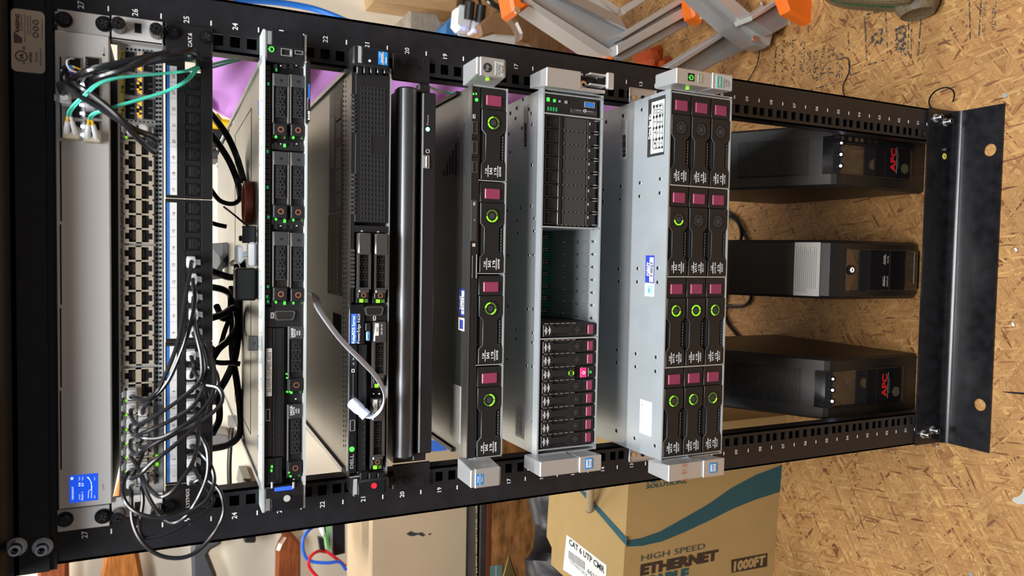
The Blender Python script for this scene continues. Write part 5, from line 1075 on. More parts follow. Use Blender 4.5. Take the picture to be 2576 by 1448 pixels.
xo, xi = at(1225, 1222, yE).x, at(1225, 1178, yE).x; ea, eb = at(1260, 1200, yE).z, at(1184, 1200, yE).z; m = ear(L3, -1, y6, yE, ea, eb, x0-.002, xi, xo, ''); m.box(xo-.0006, xi+.001, yE-.0012, yE+.004, ea+.002, eb-.005, SIL, .0006); e = m.build('left_ear', L3, bevel=.0006)
m = MB(); m.px(1197, 1192, 1216, 1219, y, .0004, mat('intel_blue', (.01, .22, .62), .4)); m.px(1207, 1192, 1208.5, 1219, y-.0002, .0004, MATS['orange_print']); tx(m, 'intel', 1202, 1206, y-.0004, 5, 15, WHT, .01); tx(m, 'Xeon', 1212, 1205, y-.0004, 4, 13, WHT); m.build('processor_badge', e, label='blue processor badge')

for P_, (u0, v0, u1, v1) in ((L3, (1172, 160, 1182, 205)), (L3, (1160, 1165, 1168, 1200)), (L2, (1342, 185, 1350, 222)), (L2, (1330, 1150, 1338, 1185))):
    m = MB(); q0, q1, r0, r1 = rc(u0, v0, u1, v1, -.008); m.box(q0, q1, -.030, -.0005, r0-.010, r0-.007, CHR, .0008); m.box(q0, q1, -.006, -.0005, r0-.010, r1, CHR, .001); m.build('latch_plate', P_, label='bright steel latch plate')
# ---------------------------------------------------------------- battery backups on the floor
UPB = mat('ups_black_plastic', (.013, .0125, .0125), .42, bump=.1, bs=1400); UPG = mat('ups_gloss_panel', (.012, .012, .014), .06, spec=.9)
def ups_tall(name_label, xc, yf, w, zc, zt):
    t = thing('battery_backup', name_label, 'battery backup', (xc, yf, FZ)); x0, x1 = xc-w/2, xc+w/2; yt = yf+.145; yb = yf+.33
    m = MB(); m.prism([(yf+.004, FZ), (yf, zc-.01), (yf+.004, zc), (yf+.010, zc+.006), (yt, zt), (yb, zt), (yb, FZ)], x0, x1, UPB, 'x', ch=.004); m.build('case', t)
    s = Vector((0, yt-yf-.010, zt-zc-.006)); L = s.length; s.normalize(); n = Vector((0, -s.z, s.y)); o = Vector((0, yf+.010, zc+.006)); M = Matrix(((1, 0, 0, 0), (0, s.y, n.y, o.y), (0, s.z, n.z, o.z), (0, 0, 0, 1)))
    # grille on the sloping face: local y runs up the slope, local z is outward
    m = MB(M); gx0, gx1 = xc-w*.29, xc+w*.29; m.box(gx0-.002, gx1+.002, .034, L-.01, .0, .0006, PLA)
    for k in range(58):
        yy_ = lerp(.037, L-.013, k/57); m.box(gx0, gx1, yy_-.0007, yy_+.0007, .0004, .0026, UPB)
    m.build('vent_grille', t)
    m = MB(); m.box(xc-w*.30, xc+w*.30, yf-.0012, yf+.002, zc-.104, zc-.010, UPG, .0006); m.build('display_window', t, label='glossy dark display window')
    m = MB(); m.prism([(yf-.002, zc-.010), (yf-.0022, zc-.001), (yf+.004, zc+.009), (yf+.018, zc+.017), (yf+.020, zc+.012), (yf+.004, zc-.01)], xc-w*.30, xc+w*.30, UPG, 'x', ch=.0006); m.build('button_strip', t)
    for k in (-1, 0, 1):
        m = MB(); c = Vector((xc+k*w*.18, yf-.001, zc-.001)); m.cyl(c, (0, -1, .45), .0052, .0018, BLK2, 20); m.cyl(c+Vector((0, -.0016, .0007)), (0, -1, .45), .0023 if k < 1 else .0019, .0004, LWH, 14 if k else 8); m.build('round_button', t, label='round button with white light')
    m = MB(); m.box(xc-w*.30, xc+w*.30, yf-.0008, yf+.002, zc-.172, zc-.105, UPG, .0006); m.text('APC', xc, zc-.124, yf-.0012, .0125, RED, .045, sx=1.15); m.text('by Schneider Electric', xc, zc-.1360, yf-.0012, .0022, GRP, sx=1.0); m.box(xc-w*.22, xc+w*.22, yf-.0011, yf-.0008, zc-.1330, zc-.1325, GRP); m.build('logo_panel', t)
    m = MB(); m.cyl((xc-w*.12, yf-.0008, zc-.153), (0, -1, 0), .0085, .0004, mat('bronze_sticker', (.16, .15, .09), .35, metal=.4), 26); m.build('round_sticker', t); return t
ups_tall('tall black battery backup by the right rack post, with three lit buttons and red logo', .194, .047, .1, .140, .232)
ups_tall('tall black battery backup beside the cardboard cable box, with three lit buttons and red logo', -.182, .047, .1, .140, .232)
t = thing('battery_backup', 'slim black battery backup with a white paper instruction label, standing between two taller ones', 'battery backup', (.018, .048, FZ))
xc = (at(2200, 606, .05).x+at(2200, 752, .05).x)/2; w = .0955; yf_ = .048; zc = .130
x0, x1 = xc-w/2, xc+w/2; m = MB(); m.prism([(yf_+.01, FZ), (yf_, FZ+.02), (yf_, zc-.012), (yf_+.004, zc), (yf_+.010, zc+.010), (yf_+.020, zc+.018), (.198, .222), (.21, .224), (.37, .224), (.37, FZ)], x0, x1, UPB, 'x', ch=.005); m.build('case', t)
m = MB(); m.box(xc-.034, xc+.034, yf_-.0012, yf_+.002, FZ+.012, zc-.012, UPG, .001); m.box(xc-.034, xc+.034, yf_-.0016, yf_-.001, FZ+.083, FZ+.0838, PLG); m.box(xc-.022, xc+.03, yf_-.0015, yf_-.001, FZ+.022, FZ+.0235, GRP); m.text('1350 AVR', xc+.005, FZ+.036, yf_-.0016, .004, PLG); m.text('CyberPower', xc+.005, FZ+.047, yf_-.0016, .004, PLG)
m.text('SELECT', xc-.018, FZ+.098, yf_-.0016, .0035, WHT); m.text('DISPLAY', xc-.018, FZ+.0885, yf_-.0016, .0035, WHT); m.text('ENTER', xc+.018, FZ+.098, yf_-.0016, .0035, WHT); m.text('MUTE', xc+.018, FZ+.0885, yf_-.0016, .0035, WHT)
for k in (-1, 1): m.box(xc+k*.018-.009, xc+k*.018+.009, yf_-.0016, yf_-.001, FZ+.0944, FZ+.0948, WHT)
m.build('front_panel', t)
m = MB(); P_ = [(xc-.034, zc-.013), (xc-.034, zc-.022)]+[(xc+.034*a, zc-.022-.013*math.cos(a*math.pi/2)) for a in [(-1+k/8) for k in range(1, 16)]]+[(xc+.034, zc-.022), (xc+.034, zc-.013)]; m.prism(P_, yf_-.0022, yf_-.001, mat('bronze_mirror_trim', (.13, .115, .10), .12, metal=.9)); m.build('curved_trim', t)
m = MB(); m.cyl((xc, yf_-.002, zc-.024), (0, -1, 0), .0085, .0025, BLK2, 26); m.arc(xc, zc-.024, yf_-.0049, yf_-.0045, .0030, .0038, 110, 430, LWH, 16); m.box(xc-.0004, xc+.0004, yf_-.0049, yf_-.0045, zc-.0235, zc-.019, LWH); m.build('power_button', t, label='round power button with white symbol')
a = Vector((0, yf_+.020, zc+.018)); b_ = Vector((0, .198, .222)); s = (b_-a).normalized(); n = Vector((0, -s.z, s.y)); M = Matrix(((1, 0, 0, 0), (0, s.y, n.y, a.y), (0, s.z, n.z, a.z), (0, 0, 0, 1)))
m = MB(M); l0, l1 = .002, .042; m.box(x0+.004, x1-.004, l0, l1, .0, .0006, PAP)
for k in range(11):
    yy_ = lerp(l0+.006, l1-.003, k/10); m.box(x0+.016-(.006 if k > 4 else 0), x1-.01-random.random()*.012, yy_-.0004, yy_+.0004, .0006, .0008, GRP)
m.build('instruction_label', t, label='white paper instruction label')
m = MB(M); m.box(xc-.0003, xc+.0003, l1, .17, .0001, .0004, DK); m.build('lid_seam', t)
# cables behind the backups
def floor_tube(label, pts, r, mt, name='power_cable', cat='cable', group=None):
    m = MB(); P = [Vector((*fl(u, v, FZ+h).xy, FZ+h)) for u, v, h in pts]; m.tube(P, r, mt, 8, 6); return single(m, name, label, cat, P[0], group=group)
GP = 'black power leads behind the slim battery backup'
floor_tube('black power lead crossing the floor above the slim battery backup', [(1790, 500, .006), (1825, 530, .006), (1850, 545, .006), (1866, 575, .006), (1885, 612, .006)], .004, CBL, group=GP)
floor_tube('black power lead curling beside its twin near the right tall backup', [(1800, 560, .02), (1828, 545, .012), (1856, 560, .012), (1865, 590, .012), (1858, 615, .012)], .004, CBL, group=GP)
floor_tube('black power lead arching out below the slim battery backup', [(1800, 760, .006), (1835, 770, .006), (1870, 768, .006), (1886, 755, .006), (1890, 738, .006)], .004, CBL, group=GP)
floor_tube('black power lead running down to the backup beside the cable box', [(1826, 735, .006), (1822, 780, .006), (1830, 810, .006), (1850, 836, .006), (1862, 850, .006)], .004, CBL, group=GP)
# ---------------------------------------------------------------- cable box
bx = thing('cable_box', 'yellow-brown cardboard cable box with teal band and large black lettering', 'box', (-.45, .36, FZ))
BXM = mat('yellow_brown_cardboard', (.40, .265, .105), .7, var=.05, vs=14); BXD = mat('cut_cardboard_edge', (.36, .24, .11), .8)
TEA = mat('teal_band_print', (.018, .085, .105), .6); BRP = mat('dark_brown_print', (.045, .028, .02), .6)
c0 = Vector((*fl(1977, 1044, FZ).xy, 0)); c1 = Vector((*fl(1945, 1448, FZ).xy, 0)); ex = (c1-c0).normalized(); ey = Vector((-ex.y, ex.x, 0));
if ey.y < 0: ey = -ey
def plane_hit(u, v):
    d = ray(u, v); nn = ey; tt_ = (c0-CP).dot(nn)/d.dot(nn); return CP+d*tt_
ZT = plane_hit(1582, 1205).z
_q = fl(1392, 1300, ZT)-c0; DB = _q.dot(ey); _q = fl(1381, 1414, ZT)-c0; WB = _q.dot(ex)
def bp(a, b, z): q = c0+ex*a+ey*b; return (q.x, q.y, z)
m = MB(); cs = [bp(0, 0, FZ), bp(WB, 0, FZ), bp(WB, DB, FZ), bp(0, DB, FZ)]; ct = [(x, y, ZT) for x, y, z in cs]
m.add(cs+ct, [(0, 1, 5, 4), (1, 2, 6, 5), (2, 3, 7, 6), (3, 0, 4, 7), (4, 5, 6, 7), (3, 2, 1, 0)], BXM)
def pl(u, v, e=.0006): q = plane_hit(u, v)-ey*e; return q
def pface(pts, mt, e=.0006):
    m.add([pl(u, v, e) for u, v in pts], [tuple(range(len(pts)))], mt)
lo = [(1574, 1360), (1600, 1359), (1640, 1346), (1700, 1318), (1760, 1290), (1830, 1262), (1900, 1245), (1966, 1233)]; hi = [(1577, 1376), (1620, 1374), (1680, 1357), (1750, 1330), (1820, 1305), (1890, 1278), (1960, 1250)]
up = [(1576, 1358), (1610, 1353), (1660, 1336), (1720, 1302), (1780, 1268), (1840, 1226), (1900, 1194), (1968, 1168)]; dn = [(1576, 1374), (1615, 1372), (1665, 1361), (1725, 1336), (1785, 1308), (1845, 1278), (1900, 1256), (1962, 1236)]
for i in range(7): pface([up[i], up[i+1], dn[i+1], dn[i]], TEA)
def bt(s, u, v, cap, ln, mt, bold=0., top=False):
    if top: h = lambda a, b: fl(a, b, ZT+.0014); R_, U_ = -ey, -ex
    else: h = lambda a, b: pl(a, b, .0014); R_, U_ = Vector((0, 0, -1)), -ex
    p = h(u, v); k = abs((h(u, v-cap/2)-h(u, v+cap/2)).dot(U_)); w = abs((h(u-ln/2, v)-h(u+ln/2, v)).dot(R_)); vs, fs = glyphs(s, bold); gw = max(a for a, b in vs)-min(a for a, b in vs)
    m.text(s, 0, 0, 0, k, mt, bold, sx=w/(gw*k/.72), frame=(p, R_, U_))
SLT = mat('slate_print', (.06, .075, .07), .6)
bt('NETWORK', 1676, 1200, 15, 96, TEA, .04); bt('SOLUTIONS', 1676, 1216, 10, 100, TEA, .02); bt('HIGH SPEED', 1694, 1387, 15, 158, SLT, .0); bt('ETHERNET', 1710, 1413, 25, 192, BRP, .06); bt('CABLE', 1675, 1452, 25, 112, TEA, .06)
pface([(1839, 1407), (1930, 1390), (1929, 1424), (1840, 1440)], BRP); bt('1000FT', 1885, 1415, 22, 78, mat('kraft_knockout', (.40, .265, .105), .7), .06)
def tf(pts, mt, e=.0006): m.add([(*fl(u, v, ZT).xy, ZT+e) for u, v in pts], [tuple(range(len(pts)))], mt)
tf([(1436, 1208), (1446, 1208), (1578, 1352), (1577, 1373), (1560, 1354)], TEA); tf([(1426, 1344), (1527, 1421), (1523, 1500), (1417, 1432)], PAP, .0008)
bt('CAT 6 UTP CMR', 1474, 1396, 16, 92, BKP, .02, True); bt('LURARECBUK', 1455, 1428, 9, 48, GRP, .0, True); bt('60101', 1492, 1446, 12, 30, BKP, .0, True)
for k in range(14): tf([(1432+k*3, 1383+k*2.2), (1433.2+k*3, 1384+k*2.2), (1432.8+k*3, 1404+k*2.2), (1431.6+k*3, 1403+k*2.2)], BKP, .0012)
m.build('carton', bx)
m = MB(); w_ = bp(WB, 0, ZT); m.add([bp(0, DB, ZT), bp(WB*.9, DB, ZT), bp(WB*.85, DB+.02, ZT+.004), bp(0.0, DB+.012, ZT+.004)], [(0, 1, 2, 3)], BXM); m.build('torn_flap', bx)
m = MB(); P = [fl(1452, 1205, ZT+.03), fl(1474, 1225, ZT+.04), fl(1480, 1250, ZT+.02), fl(1486, 1266, ZT+.004)]; m.tube(P, .0026, mat('blue_wire', (.02, .14, .75), .4), 8, 5); single(m, 'thin_wire', 'bright blue wire hanging onto the top of the cable box', 'wire', P[0])
m = MB(); a_, b_ = fl(1487, 1205, ZT+.06), fl(1483, 1280, ZT+.012); m.cyl(a_, b_-a_, .0075, (b_-a_).length, mat('beige_rubber', (.46, .34, .2), .6), 18); m.cyl(b_, b_-a_, .0078, .002, BKP, 18); single(m, 'short_rod', 'short beige rod with black tip resting against the cable box', 'rod', a_)
# ---------------------------------------------------------------- things on the lid of the unit 23 server
zt = DZ1+.0008
def onlid(u, v, h=0): p = fl(u, v, zt); return Vector((p.x, p.y, zt+h))
p = at(626, 511, yd+.10); p.z = zt; m = MB(); m.lathe(p, (0, 0, 1), [(.0, 0), (.0245, 0), (.0245, .0085), (.021, .0085), (.020, .001), (0, .001)], mat('red_brown_rubber', (.32, .055, .02), .5), 32); single(m, 'round_cap', 'red-brown round cap lying on the steel lid of the unit 23 server', 'cap', p)
q = at(645, 715, yd+.045); m = MB(); m.box(q.x-.017, q.x+.017, q.y, q.y+.03, zt, zt+.021, PLA, .002); single(m, 'black_box', 'small plain black box standing on the steel lid beside the white cable winder', 'box', (q.x, q.y, zt))
q = at(645, 640, yd+.05); m = MB(); m.box(q.x-.013, q.x+.013, q.y-.004, q.y+.018, zt+.0002, zt+.008, WPL, .0022); m.box(q.x-.003, q.x+.003, q.y+.003, q.y+.011, zt+.007, zt+.014, WPL, .001); m.box(q.x-.0095, q.x+.0095, q.y-.004, q.y+.018, zt+.0135, zt+.0205, WPL, .0022); single(m, 'cable_winder', 'glossy white bobbin-shaped cable winder on the steel server lid', 'cable winder', (q.x, q.y, zt))
q = at(645, 590, yd+.05); m = MB(); m.box(q.x-.009, q.x+.009, q.y, q.y+.012, zt, zt+.014, BLK2, .001); m.box(q.x-.007, q.x-.001, q.y+.012, q.y+.02, zt, zt+.016, PLA, .001); m.tube([q+Vector((.004, .01, .0)), q+Vector((.012, .02, .01)), q+Vector((.02, .03, .018)), q+Vector((.03, .035, .03))], .0012, CBL, 6, 5); single(m, 'binder_clip', 'black clip with curling wire beside the white cable winder', 'clip', (q.x, q.y, zt))
q = at(648, 862, yd+.035); m = MB(); m.box(q.x-.0075, q.x+.0075, q.y-.004, q.y+.004, zt, zt+.010, GUN, .0008); m.arc(q.x, zt+.005, q.y-.0046, q.y-.004, .0012, .0019, 180, 360, BKP, 8); single(m, 'lid_latch', 'dark grey latch with lock symbol standing on the steel server lid', 'latch', (q.x, q.y, zt))
# ---------------------------------------------------------------- black leads in the gap of unit 24
GC = 'black leads tangled behind the patch bay in the unit 24 gap'
def lead(label, pts, r=.004, g=GC, mt=CBL): return wire(label, pts, r, mt, 'cable', 'power_cable', g)
lead('thick black lead curving down onto the round red-brown cap, upper one', [(500, 250, .10), (540, 298, .14), (572, 342, .16), (596, 395, .17), (613, 455, .13)])
lead('thick black lead curving down onto the round red-brown cap, lower one', [(500, 300, .12), (542, 352, .15), (575, 402, .17), (597, 455, .17), (606, 498, .14)])
lead('black lead making a shallow loop just under the round red-brown cap', [(500, 430, .10), (540, 490, .14), (560, 508, .15), (588, 512, .15), (608, 497, .14)], .0028)
lead('short black lead crossing the cream wall beside the grey plastic bag', [(510, 550, .2), (540, 563, .2), (570, 570, .2)], .0028)
lead('black lead winding above the white cable winder', [(500, 670, .16), (545, 686, .17), (580, 697, .17), (608, 690, .16), (611, 668, .16), (598, 655, .18), (585, 662, .2)], .0042)
lead('long black lead running the length of the gap past the black box', [(597, 655, .2), (601, 740, .2), (600, 820, .2), (590, 900, .2), (570, 950, .22), (540, 1000, .24)], .0048)
lead('black lead looping widest at the left end of the gap', [(588, 790, .22), (584, 880, .22), (596, 960, .2), (605, 1040, .19), (603, 1090, .18), (575, 1118, .18), (520, 1130, .18)], .0042)
lead('black lead bending back under the patch bay jacks', [(530, 800, .14), (560, 790, .15), (590, 775, .17), (597, 820, .18), (575, 855, .18), (548, 880, .16), (520, 930, .15)], .0042)
lead('black lead crossing the tangle diagonally', [(500, 840, .2), (545, 880, .22), (566, 830, .22), (585, 770, .24), (580, 720, .25)], .0032)
lead('black lead tied into the middle of the tangle', [(520, 720, .2), (560, 728, .2), (580, 745, .22), (578, 790, .22), (560, 800, .22), (545, 770, .2)], .0042)
lead('black lead coming out low at the tied tangle', [(520, 905, .18), (552, 912, .18), (585, 912, .18), (604, 915, .18)], .0032)
lead('black lead seen beside the lower left jacks', [(515, 960, .2), (545, 985, .22), (552, 1050, .22), (535, 1090, .2)], .0045)
ln = thing('patch_cable', 'black lead with a clear plug end dangling against the cream wall', 'cable', at(582, 1070, .25)); m = MB(); m.tube([at(u, v, .25) for u, v in ((583, 1075), (580, 1110), (577, 1160), (577, 1200), (578, 1260))], .003, CBL, 8, 5); m.build('cable', ln)
m = MB(); q = at(584, 1060, .25); m.box(q.x-.006, q.x+.008, .244, .256, q.z-.006, q.z+.006, CLR, .001); m.build('plug', ln, label='clear modular plug')
# ---------------------------------------------------------------- background
def slab(mb, pts, y, th, mt, ch=0): mb.prism([(at(u, v, y).x, at(u, v, y).z) for u, v in pts], y, y+th, mt, ch=ch); return mb
# hanging purple blanket with real folds
PUR = mat('purple_cloth', (.40, .18, .45), .75, bump=.2, bs=260, var=.06, vs=5)
yb_ = 1.05; NX, NZ = 70, 170; vs = []; m = MB()
RV = [(520, 76), (900, 122), (1380, 178), (1424, 104), (1460, 88), (1480, 100), (1494, 150), (1560, 196)]; LV = [(520, 262), (560, 285), (620, 318), (1560, 330)]
def pw(T, x):
    for (a, b), (c, d) in zip(T, T[1:]):
        if x <= c: return b+(d-b)*(x-a)/(c-a)
    return T[-1][1]
for j in range(NZ+1):
    u = lerp(520, 1560, j/NZ); va, vb = pw(RV, u), pw(LV, u)
    for i in range(NX+1):
        s, t_ = i/NX, j/NZ; p = at(u, lerp(vb, va, s), yb_)
        w_ = .016*math.sin(40*t_+3*s+1.2*math.sin(4*s))+.007*math.sin(71*t_-7*s)+.016*math.sin(6*s+9*t_)
        vs.append((p.x, yb_+w_, p.z))
m.add(vs, [(j*(NX+1)+i, j*(NX+1)+i+1, (j+1)*(NX+1)+i+1, (j+1)*(NX+1)+i) for j in range(NZ) for i in range(NX)], PUR, True)
o = single(m, 'purple_blanket', 'purple folded blanket hanging behind the right side of the rack', 'blanket', at(1000, 200, yb_)); sm = o.modifiers.new('thick', 'SOLIDIFY'); sm.thickness = .004
# drill battery
m = MB(); YD = mat('yellow_tool_plastic', (.75, .47, .01), .4); slab(m, [(520, 283), (548, 283), (560, 297), (580, 300), (592, 320), (590, 332), (520, 328)], .92, .10, YD, .008); slab(m, [(520, 322), (592, 326), (594, 346), (585, 352), (520, 350)], .915, .11, PLA, .006); slab(m, [(520, 350), (570, 352), (568, 365), (520, 372)], .93, .09, PLG, .004)
single(m, 'drill_battery', 'yellow and black power tool battery seen past the patch bay', 'tool battery', at(560, 350, .95))
m = MB(); slab(m, [(528, 372), (560, 366), (566, 388), (548, 400), (528, 398)], 1.0, .12, mat('dark_bracket', (.05, .045, .045), .5), .004); single(m, 'tool_shelf', 'dark shelf bracket under the yellow tool battery', 'shelf', at(545, 390, 1.0))
m = MB(); slab(m, [(536, 394), (560, 392), (560, 412), (536, 410)], 2.17, .08, WPL, .004); single(m, 'charger_block', 'small white charger block on the cream wall', 'charger', at(548, 402, 2.17))
for i, pp in enumerate(([(545, 410), (562, 430), (570, 470), (578, 500), (596, 505)], [(548, 412), (556, 440), (566, 480), (574, 520), (566, 600)], [(560, 412), (572, 440), (578, 470), (592, 500)])):
    wire(('thin white lead nearest the tool battery on the cream wall', 'grey lead dropping straight down the cream wall', 'thin grey lead curving along the cream wall')[i], [(u, v, 2.24) for u, v in pp], .006, (WPL, PLG, GRP)[i], 'cable', 'thin_cable')
BAG = mat('grey_plastic_bag', (.17, .165, .16), .35, bump=1., bs=25)
m = MB(); rg = random.Random(4); P0 = [(525, 612), (560, 610), (598, 606), (590, 640), (572, 668), (556, 680), (560, 700), (525, 705)]
vs = [at(560, 655, .42)]+[at(u, v, .45+.03*rg.random()) for u, v in P0]; n = len(P0); bk = [Vector((v.x, v.y+.06, v.z)) for v in vs]
m.add(vs+bk, [(0, i+1, (i+1) % n+1) for i in range(n)]+[(n+1, n+1+(i+1) % n+1, n+2+i) for i in range(n)]+[(i+1, n+2+i, n+2+(i+1) % n, (i+1) % n+1) for i in range(n)], BAG); single(m, 'plastic_bag', 'crumpled grey plastic bag behind the patch bay', 'bag', vs[0])
m = MB(); slab(m, [(520, 1085), (575, 1095), (572, 1125), (520, 1118)], 2.1, .15, mat('grey_metal_bracket', (.22, .22, .23), .4, metal=.5), .004); single(m, 'metal_bracket', 'grey metal bracket on the cream wall behind the patch bay', 'bracket', at(545, 1105, 2.1))
m = MB(); slab(m, [(520, 965), (552, 985), (556, 1018), (520, 1020)], 2.1, .15, BLK2, .006); single(m, 'dark_case', 'small dark case seen between the leads and the cream wall', 'case', at(540, 1000, 2.1))
# rifle stocks on the wall
W1 = mat('reddish_walnut', (.20, .055, .018), .32, var=.35, vs=14, stretch=(1, 6, 6), coat=.3); W2 = mat('honey_walnut', (.30, .11, .025), .32, var=.35, vs=14, stretch=(1, 6, 6), coat=.3); W3 = mat('dark_walnut', (.13, .065, .03), .35, var=.3, vs=14, stretch=(1, 6, 6), coat=.3)
def stock(label, pts, mt, y=2.14, th=.045, pad=None, hang=True):
    t = thing('rifle_stock', label, 'rifle stock', at(pts[0][0], pts[0][1], y), None); m = MB(); slab(m, pts, y, th, mt, .012 if hang else .006); m.build('stock_body', t)
    q = at(sum(p[0] for p in pts)/len(pts), sum(p[1] for p in pts)/len(pts), y); m = MB(); m.cyl((q.x, y+th*.5, q.z), (0, 1, 0), .006, 2.25-y-th*.5, CHR, 10)
    if hang: m.build('wall_peg', t)
    return t
stock('red-brown wooden rifle stock on the wall, topmost, beside the rack top', [(90, 1560), (93, 1448), (97, 1415), (110, 1400), (130, 1380), (135, 1250), (165, 1250), (172, 1395), (172, 1448), (176, 1560)], W1)
stock('honey-brown wooden rifle stock, second from the top on the wall', [(240, 1560), (253, 1448), (264, 1385), (272, 1300), (300, 1200), (330, 1200), (338, 1300), (345, 1375), (358, 1448), (375, 1560)], W2)
GS = mat('dark_grey_composite', (.055, .06, .07), .45)
stock('dark grey composite rifle stock with angular grip on the cream wall', [(484, 1560), (483, 1448), (480, 1385), (486, 1360), (495, 1345), (500, 1250), (545, 1250), (560, 1335), (562, 1352), (556, 1370), (530, 1385), (524, 1395), (545, 1448), (560, 1560)], GS)
stock('deep red wooden rifle stock, lowest of those on the cream wall', [(690, 1560), (694, 1448), (695, 1385), (702, 1368), (712, 1352), (705, 1335), (694, 1322), (680, 1250), (715, 1250), (727, 1325), (737, 1344), (757, 1367), (757, 1448), (762, 1560)], W1)
m = MB(); slab(m, [(614, 1300), (614, 1362), (618, 1366), (640, 1366), (644, 1362), (644, 1300)], 2.1, .15, PLA, .006); single(m, 'wall_hook', 'short black rounded wall hook between two rifle stocks', 'hook', at(629, 1330, 2.1))
m = MB(); slab(m, [(612, 1205), (632, 1205), (640, 1250), (620, 1262), (606, 1240)], 2.05, .2, BLK2, .01); single(m, 'wall_clamp', 'black clamp on the wall just above the left rack post', 'clamp', at(620, 1230, 2.1))
# big cardboard box on an old trunk
yb1 = 1.12; zt1_ = at(934, 1330, yb1).z; zt0 = at(1176, 1330, yb1).z; xr = at(1100, 1035, yb1).x; xl = at(1050, 1700, yb1).x; ybk = fl(873, 1330, zt1_).y
CRT = mat('pale_tan_cardboard', (.46, .345, .225), .75, var=.06, vs=6, bump=.2, bs=30)
t = thing('cardboard_box', 'large pale tan cardboard box with a dark scuff, on the old dark trunk', 'box', ((xl+xr)/2, yb1, zt0)); m = MB(); m.box(xl, xr, yb1, ybk, zt0, zt1_, CRT, .004); m.build('carton', t)
m = MB(); SC1 = mat('dark_scuff', (.03, .03, .035), .8)
slab(m, [(1022, 1342), (1034, 1335), (1042, 1339), (1052, 1340), (1062, 1338), (1070, 1345), (1064, 1349), (1052, 1344), (1040, 1348), (1030, 1347)], yb1-.0008, .0008, SC1); slab(m, [(1077, 1344), (1083, 1340), (1086, 1342), (1080, 1346)], yb1-.0008, .0008, SC1); m.build('scuff_mark', t)
m = MB(); slab(m, [(1078, 1108), (1112, 1105), (1124, 1132), (1080, 1136)], yb1-.001, .001, mat('blue_masking_tape', (.05, .16, .62), .5)); m.build('blue_tape', t, label='piece of blue tape')
TRD = mat('trunk_black_trim', (.022, .02, .02), .45, var=.3, vs=20); TRW = mat('stained_trunk_wood', (.22, .095, .03), .35, var=.55, vs=16, stretch=(1.2, 1, 3), coat=.3); TRR = mat('red_brown_edge', (.10, .025, .012), .4)
t = thing('old_trunk', 'old worn brown wooden trunk with black trim, under the pale cardboard box', 'trunk', ((xl+xr)/2, 1.0, FZ)); yt = 1.03; Z_ = lambda u: at(u, 1330, yt).z
m = MB(); m.box(xl, xr+.2, yt+.003, ybk+.05, FZ, zt0, TRD); m.box(xl, xr+.2, yt-.004, yt+.02, Z_(1222), zt0, TRD, .002); m.box(xl, xr+.2, yt-.006, yt+.0, Z_(1232), Z_(1222), TRR, .001); m.box(xl, xr+.2, yt-.004, yt+.01, FZ, Z_(1345), TRD, .003); m.build('trunk_body', t)
m = MB(); m.box(xl, xr+.2, yt-.002, yt+.01, Z_(1345), Z_(1232), TRW); m.build('wood_panel', t, label='worn orange-brown wood panel')
m = MB()
rg = random.Random(9)
for k in range(60): v = 1200+k*6; q = at(1198, v, yt-.004); m.box(q.x-.006*rg.random(), q.x+.006*rg.random(), yt-.0052, yt-.004, q.z-.0015-.001*rg.random(), q.z+.0012, mat('worn_gilt', (.42, .30, .16), .5))
m.build('gilt_edge', t)
m = MB(); slab(m, [(1280, 1396), (1266, 1448), (1262, 1500), (1302, 1500), (1297, 1448)], yt-.006, .004, mat('old_brass', (.38, .27, .10), .35, metal=.8), .001); m.build('corner_plate', t, label='pointed brass corner plate')
m = MB(); slab(m, [(1231, 1422), (1264, 1420), (1262, 1500), (1229, 1500)], yt-.0045, .002, mat('teal_sticker', (.09, .16, .14), .5)); slab(m, [(1247, 1422), (1249, 1422), (1248, 1500), (1246, 1500)], yt-.005, .0005, GRP); m.build('teal_sticker', t)
# battery pack with wires on the box
y = 1.16; m = MB(); slab(m, [(836, 1297), (868, 1292), (869, 1392), (838, 1400)], y, .07, BLK2, .003); q0 = slab(m, [(832, 1300), (836, 1297), (838, 1400), (834, 1402)], y, .07, SIL); 
t = thing('battery_pack', 'black battery with silver rim and green label on the pale cardboard box', 'battery', at(868, 1345, y)); m.build('battery_case', t); m = MB(); GRN = mat('green_label', (.20, .42, .16), .5); slab(m, [(812, 1318), (834, 1310), (834, 1398), (822, 1380)], y+.01, .05, GRN, .002); slab(m, [(806, 1305), (818, 1303), (822, 1340), (812, 1350)], y+.01, .05, PAP, .002); m.build('printed_label', t, label='green and white printed label')
BW = mat('blue_wire', (.02, .14, .75), .4); RW = mat('red_wire', (.72, .02, .03), .4)
wire('blue wire making a wide loop beside the battery pack', [(810, 1314, 1.14), (779, 1331, 1.1), (762, 1358, 1.08), (766, 1395, 1.08), (783, 1411, 1.08), (823, 1415, 1.08), (854, 1413, 1.09), (870, 1432, 1.10)], .0042, BW, group=None)
wire('red wire curling below the blue loop of the battery pack', [(823, 1388, 1.14), (800, 1386, 1.1), (780, 1401, 1.08), (778, 1425, 1.08), (800, 1452, 1.08), (830, 1480, 1.08)], .0042, RW)
wire('short red wire along the rim of the battery pack', [(818, 1384, 1.12), (838, 1398, 1.12), (856, 1412, 1.12), (870, 1424, 1.11)], .0042, RW)
m = MB(); slab(m, [(801, 1352), (815, 1356), (818, 1384), (806, 1386)], 1.12, .02, PLA, .002); single(m, 'wire_connector', 'small black connector joining the blue and red wires', 'connector', at(810, 1370, 1.12))
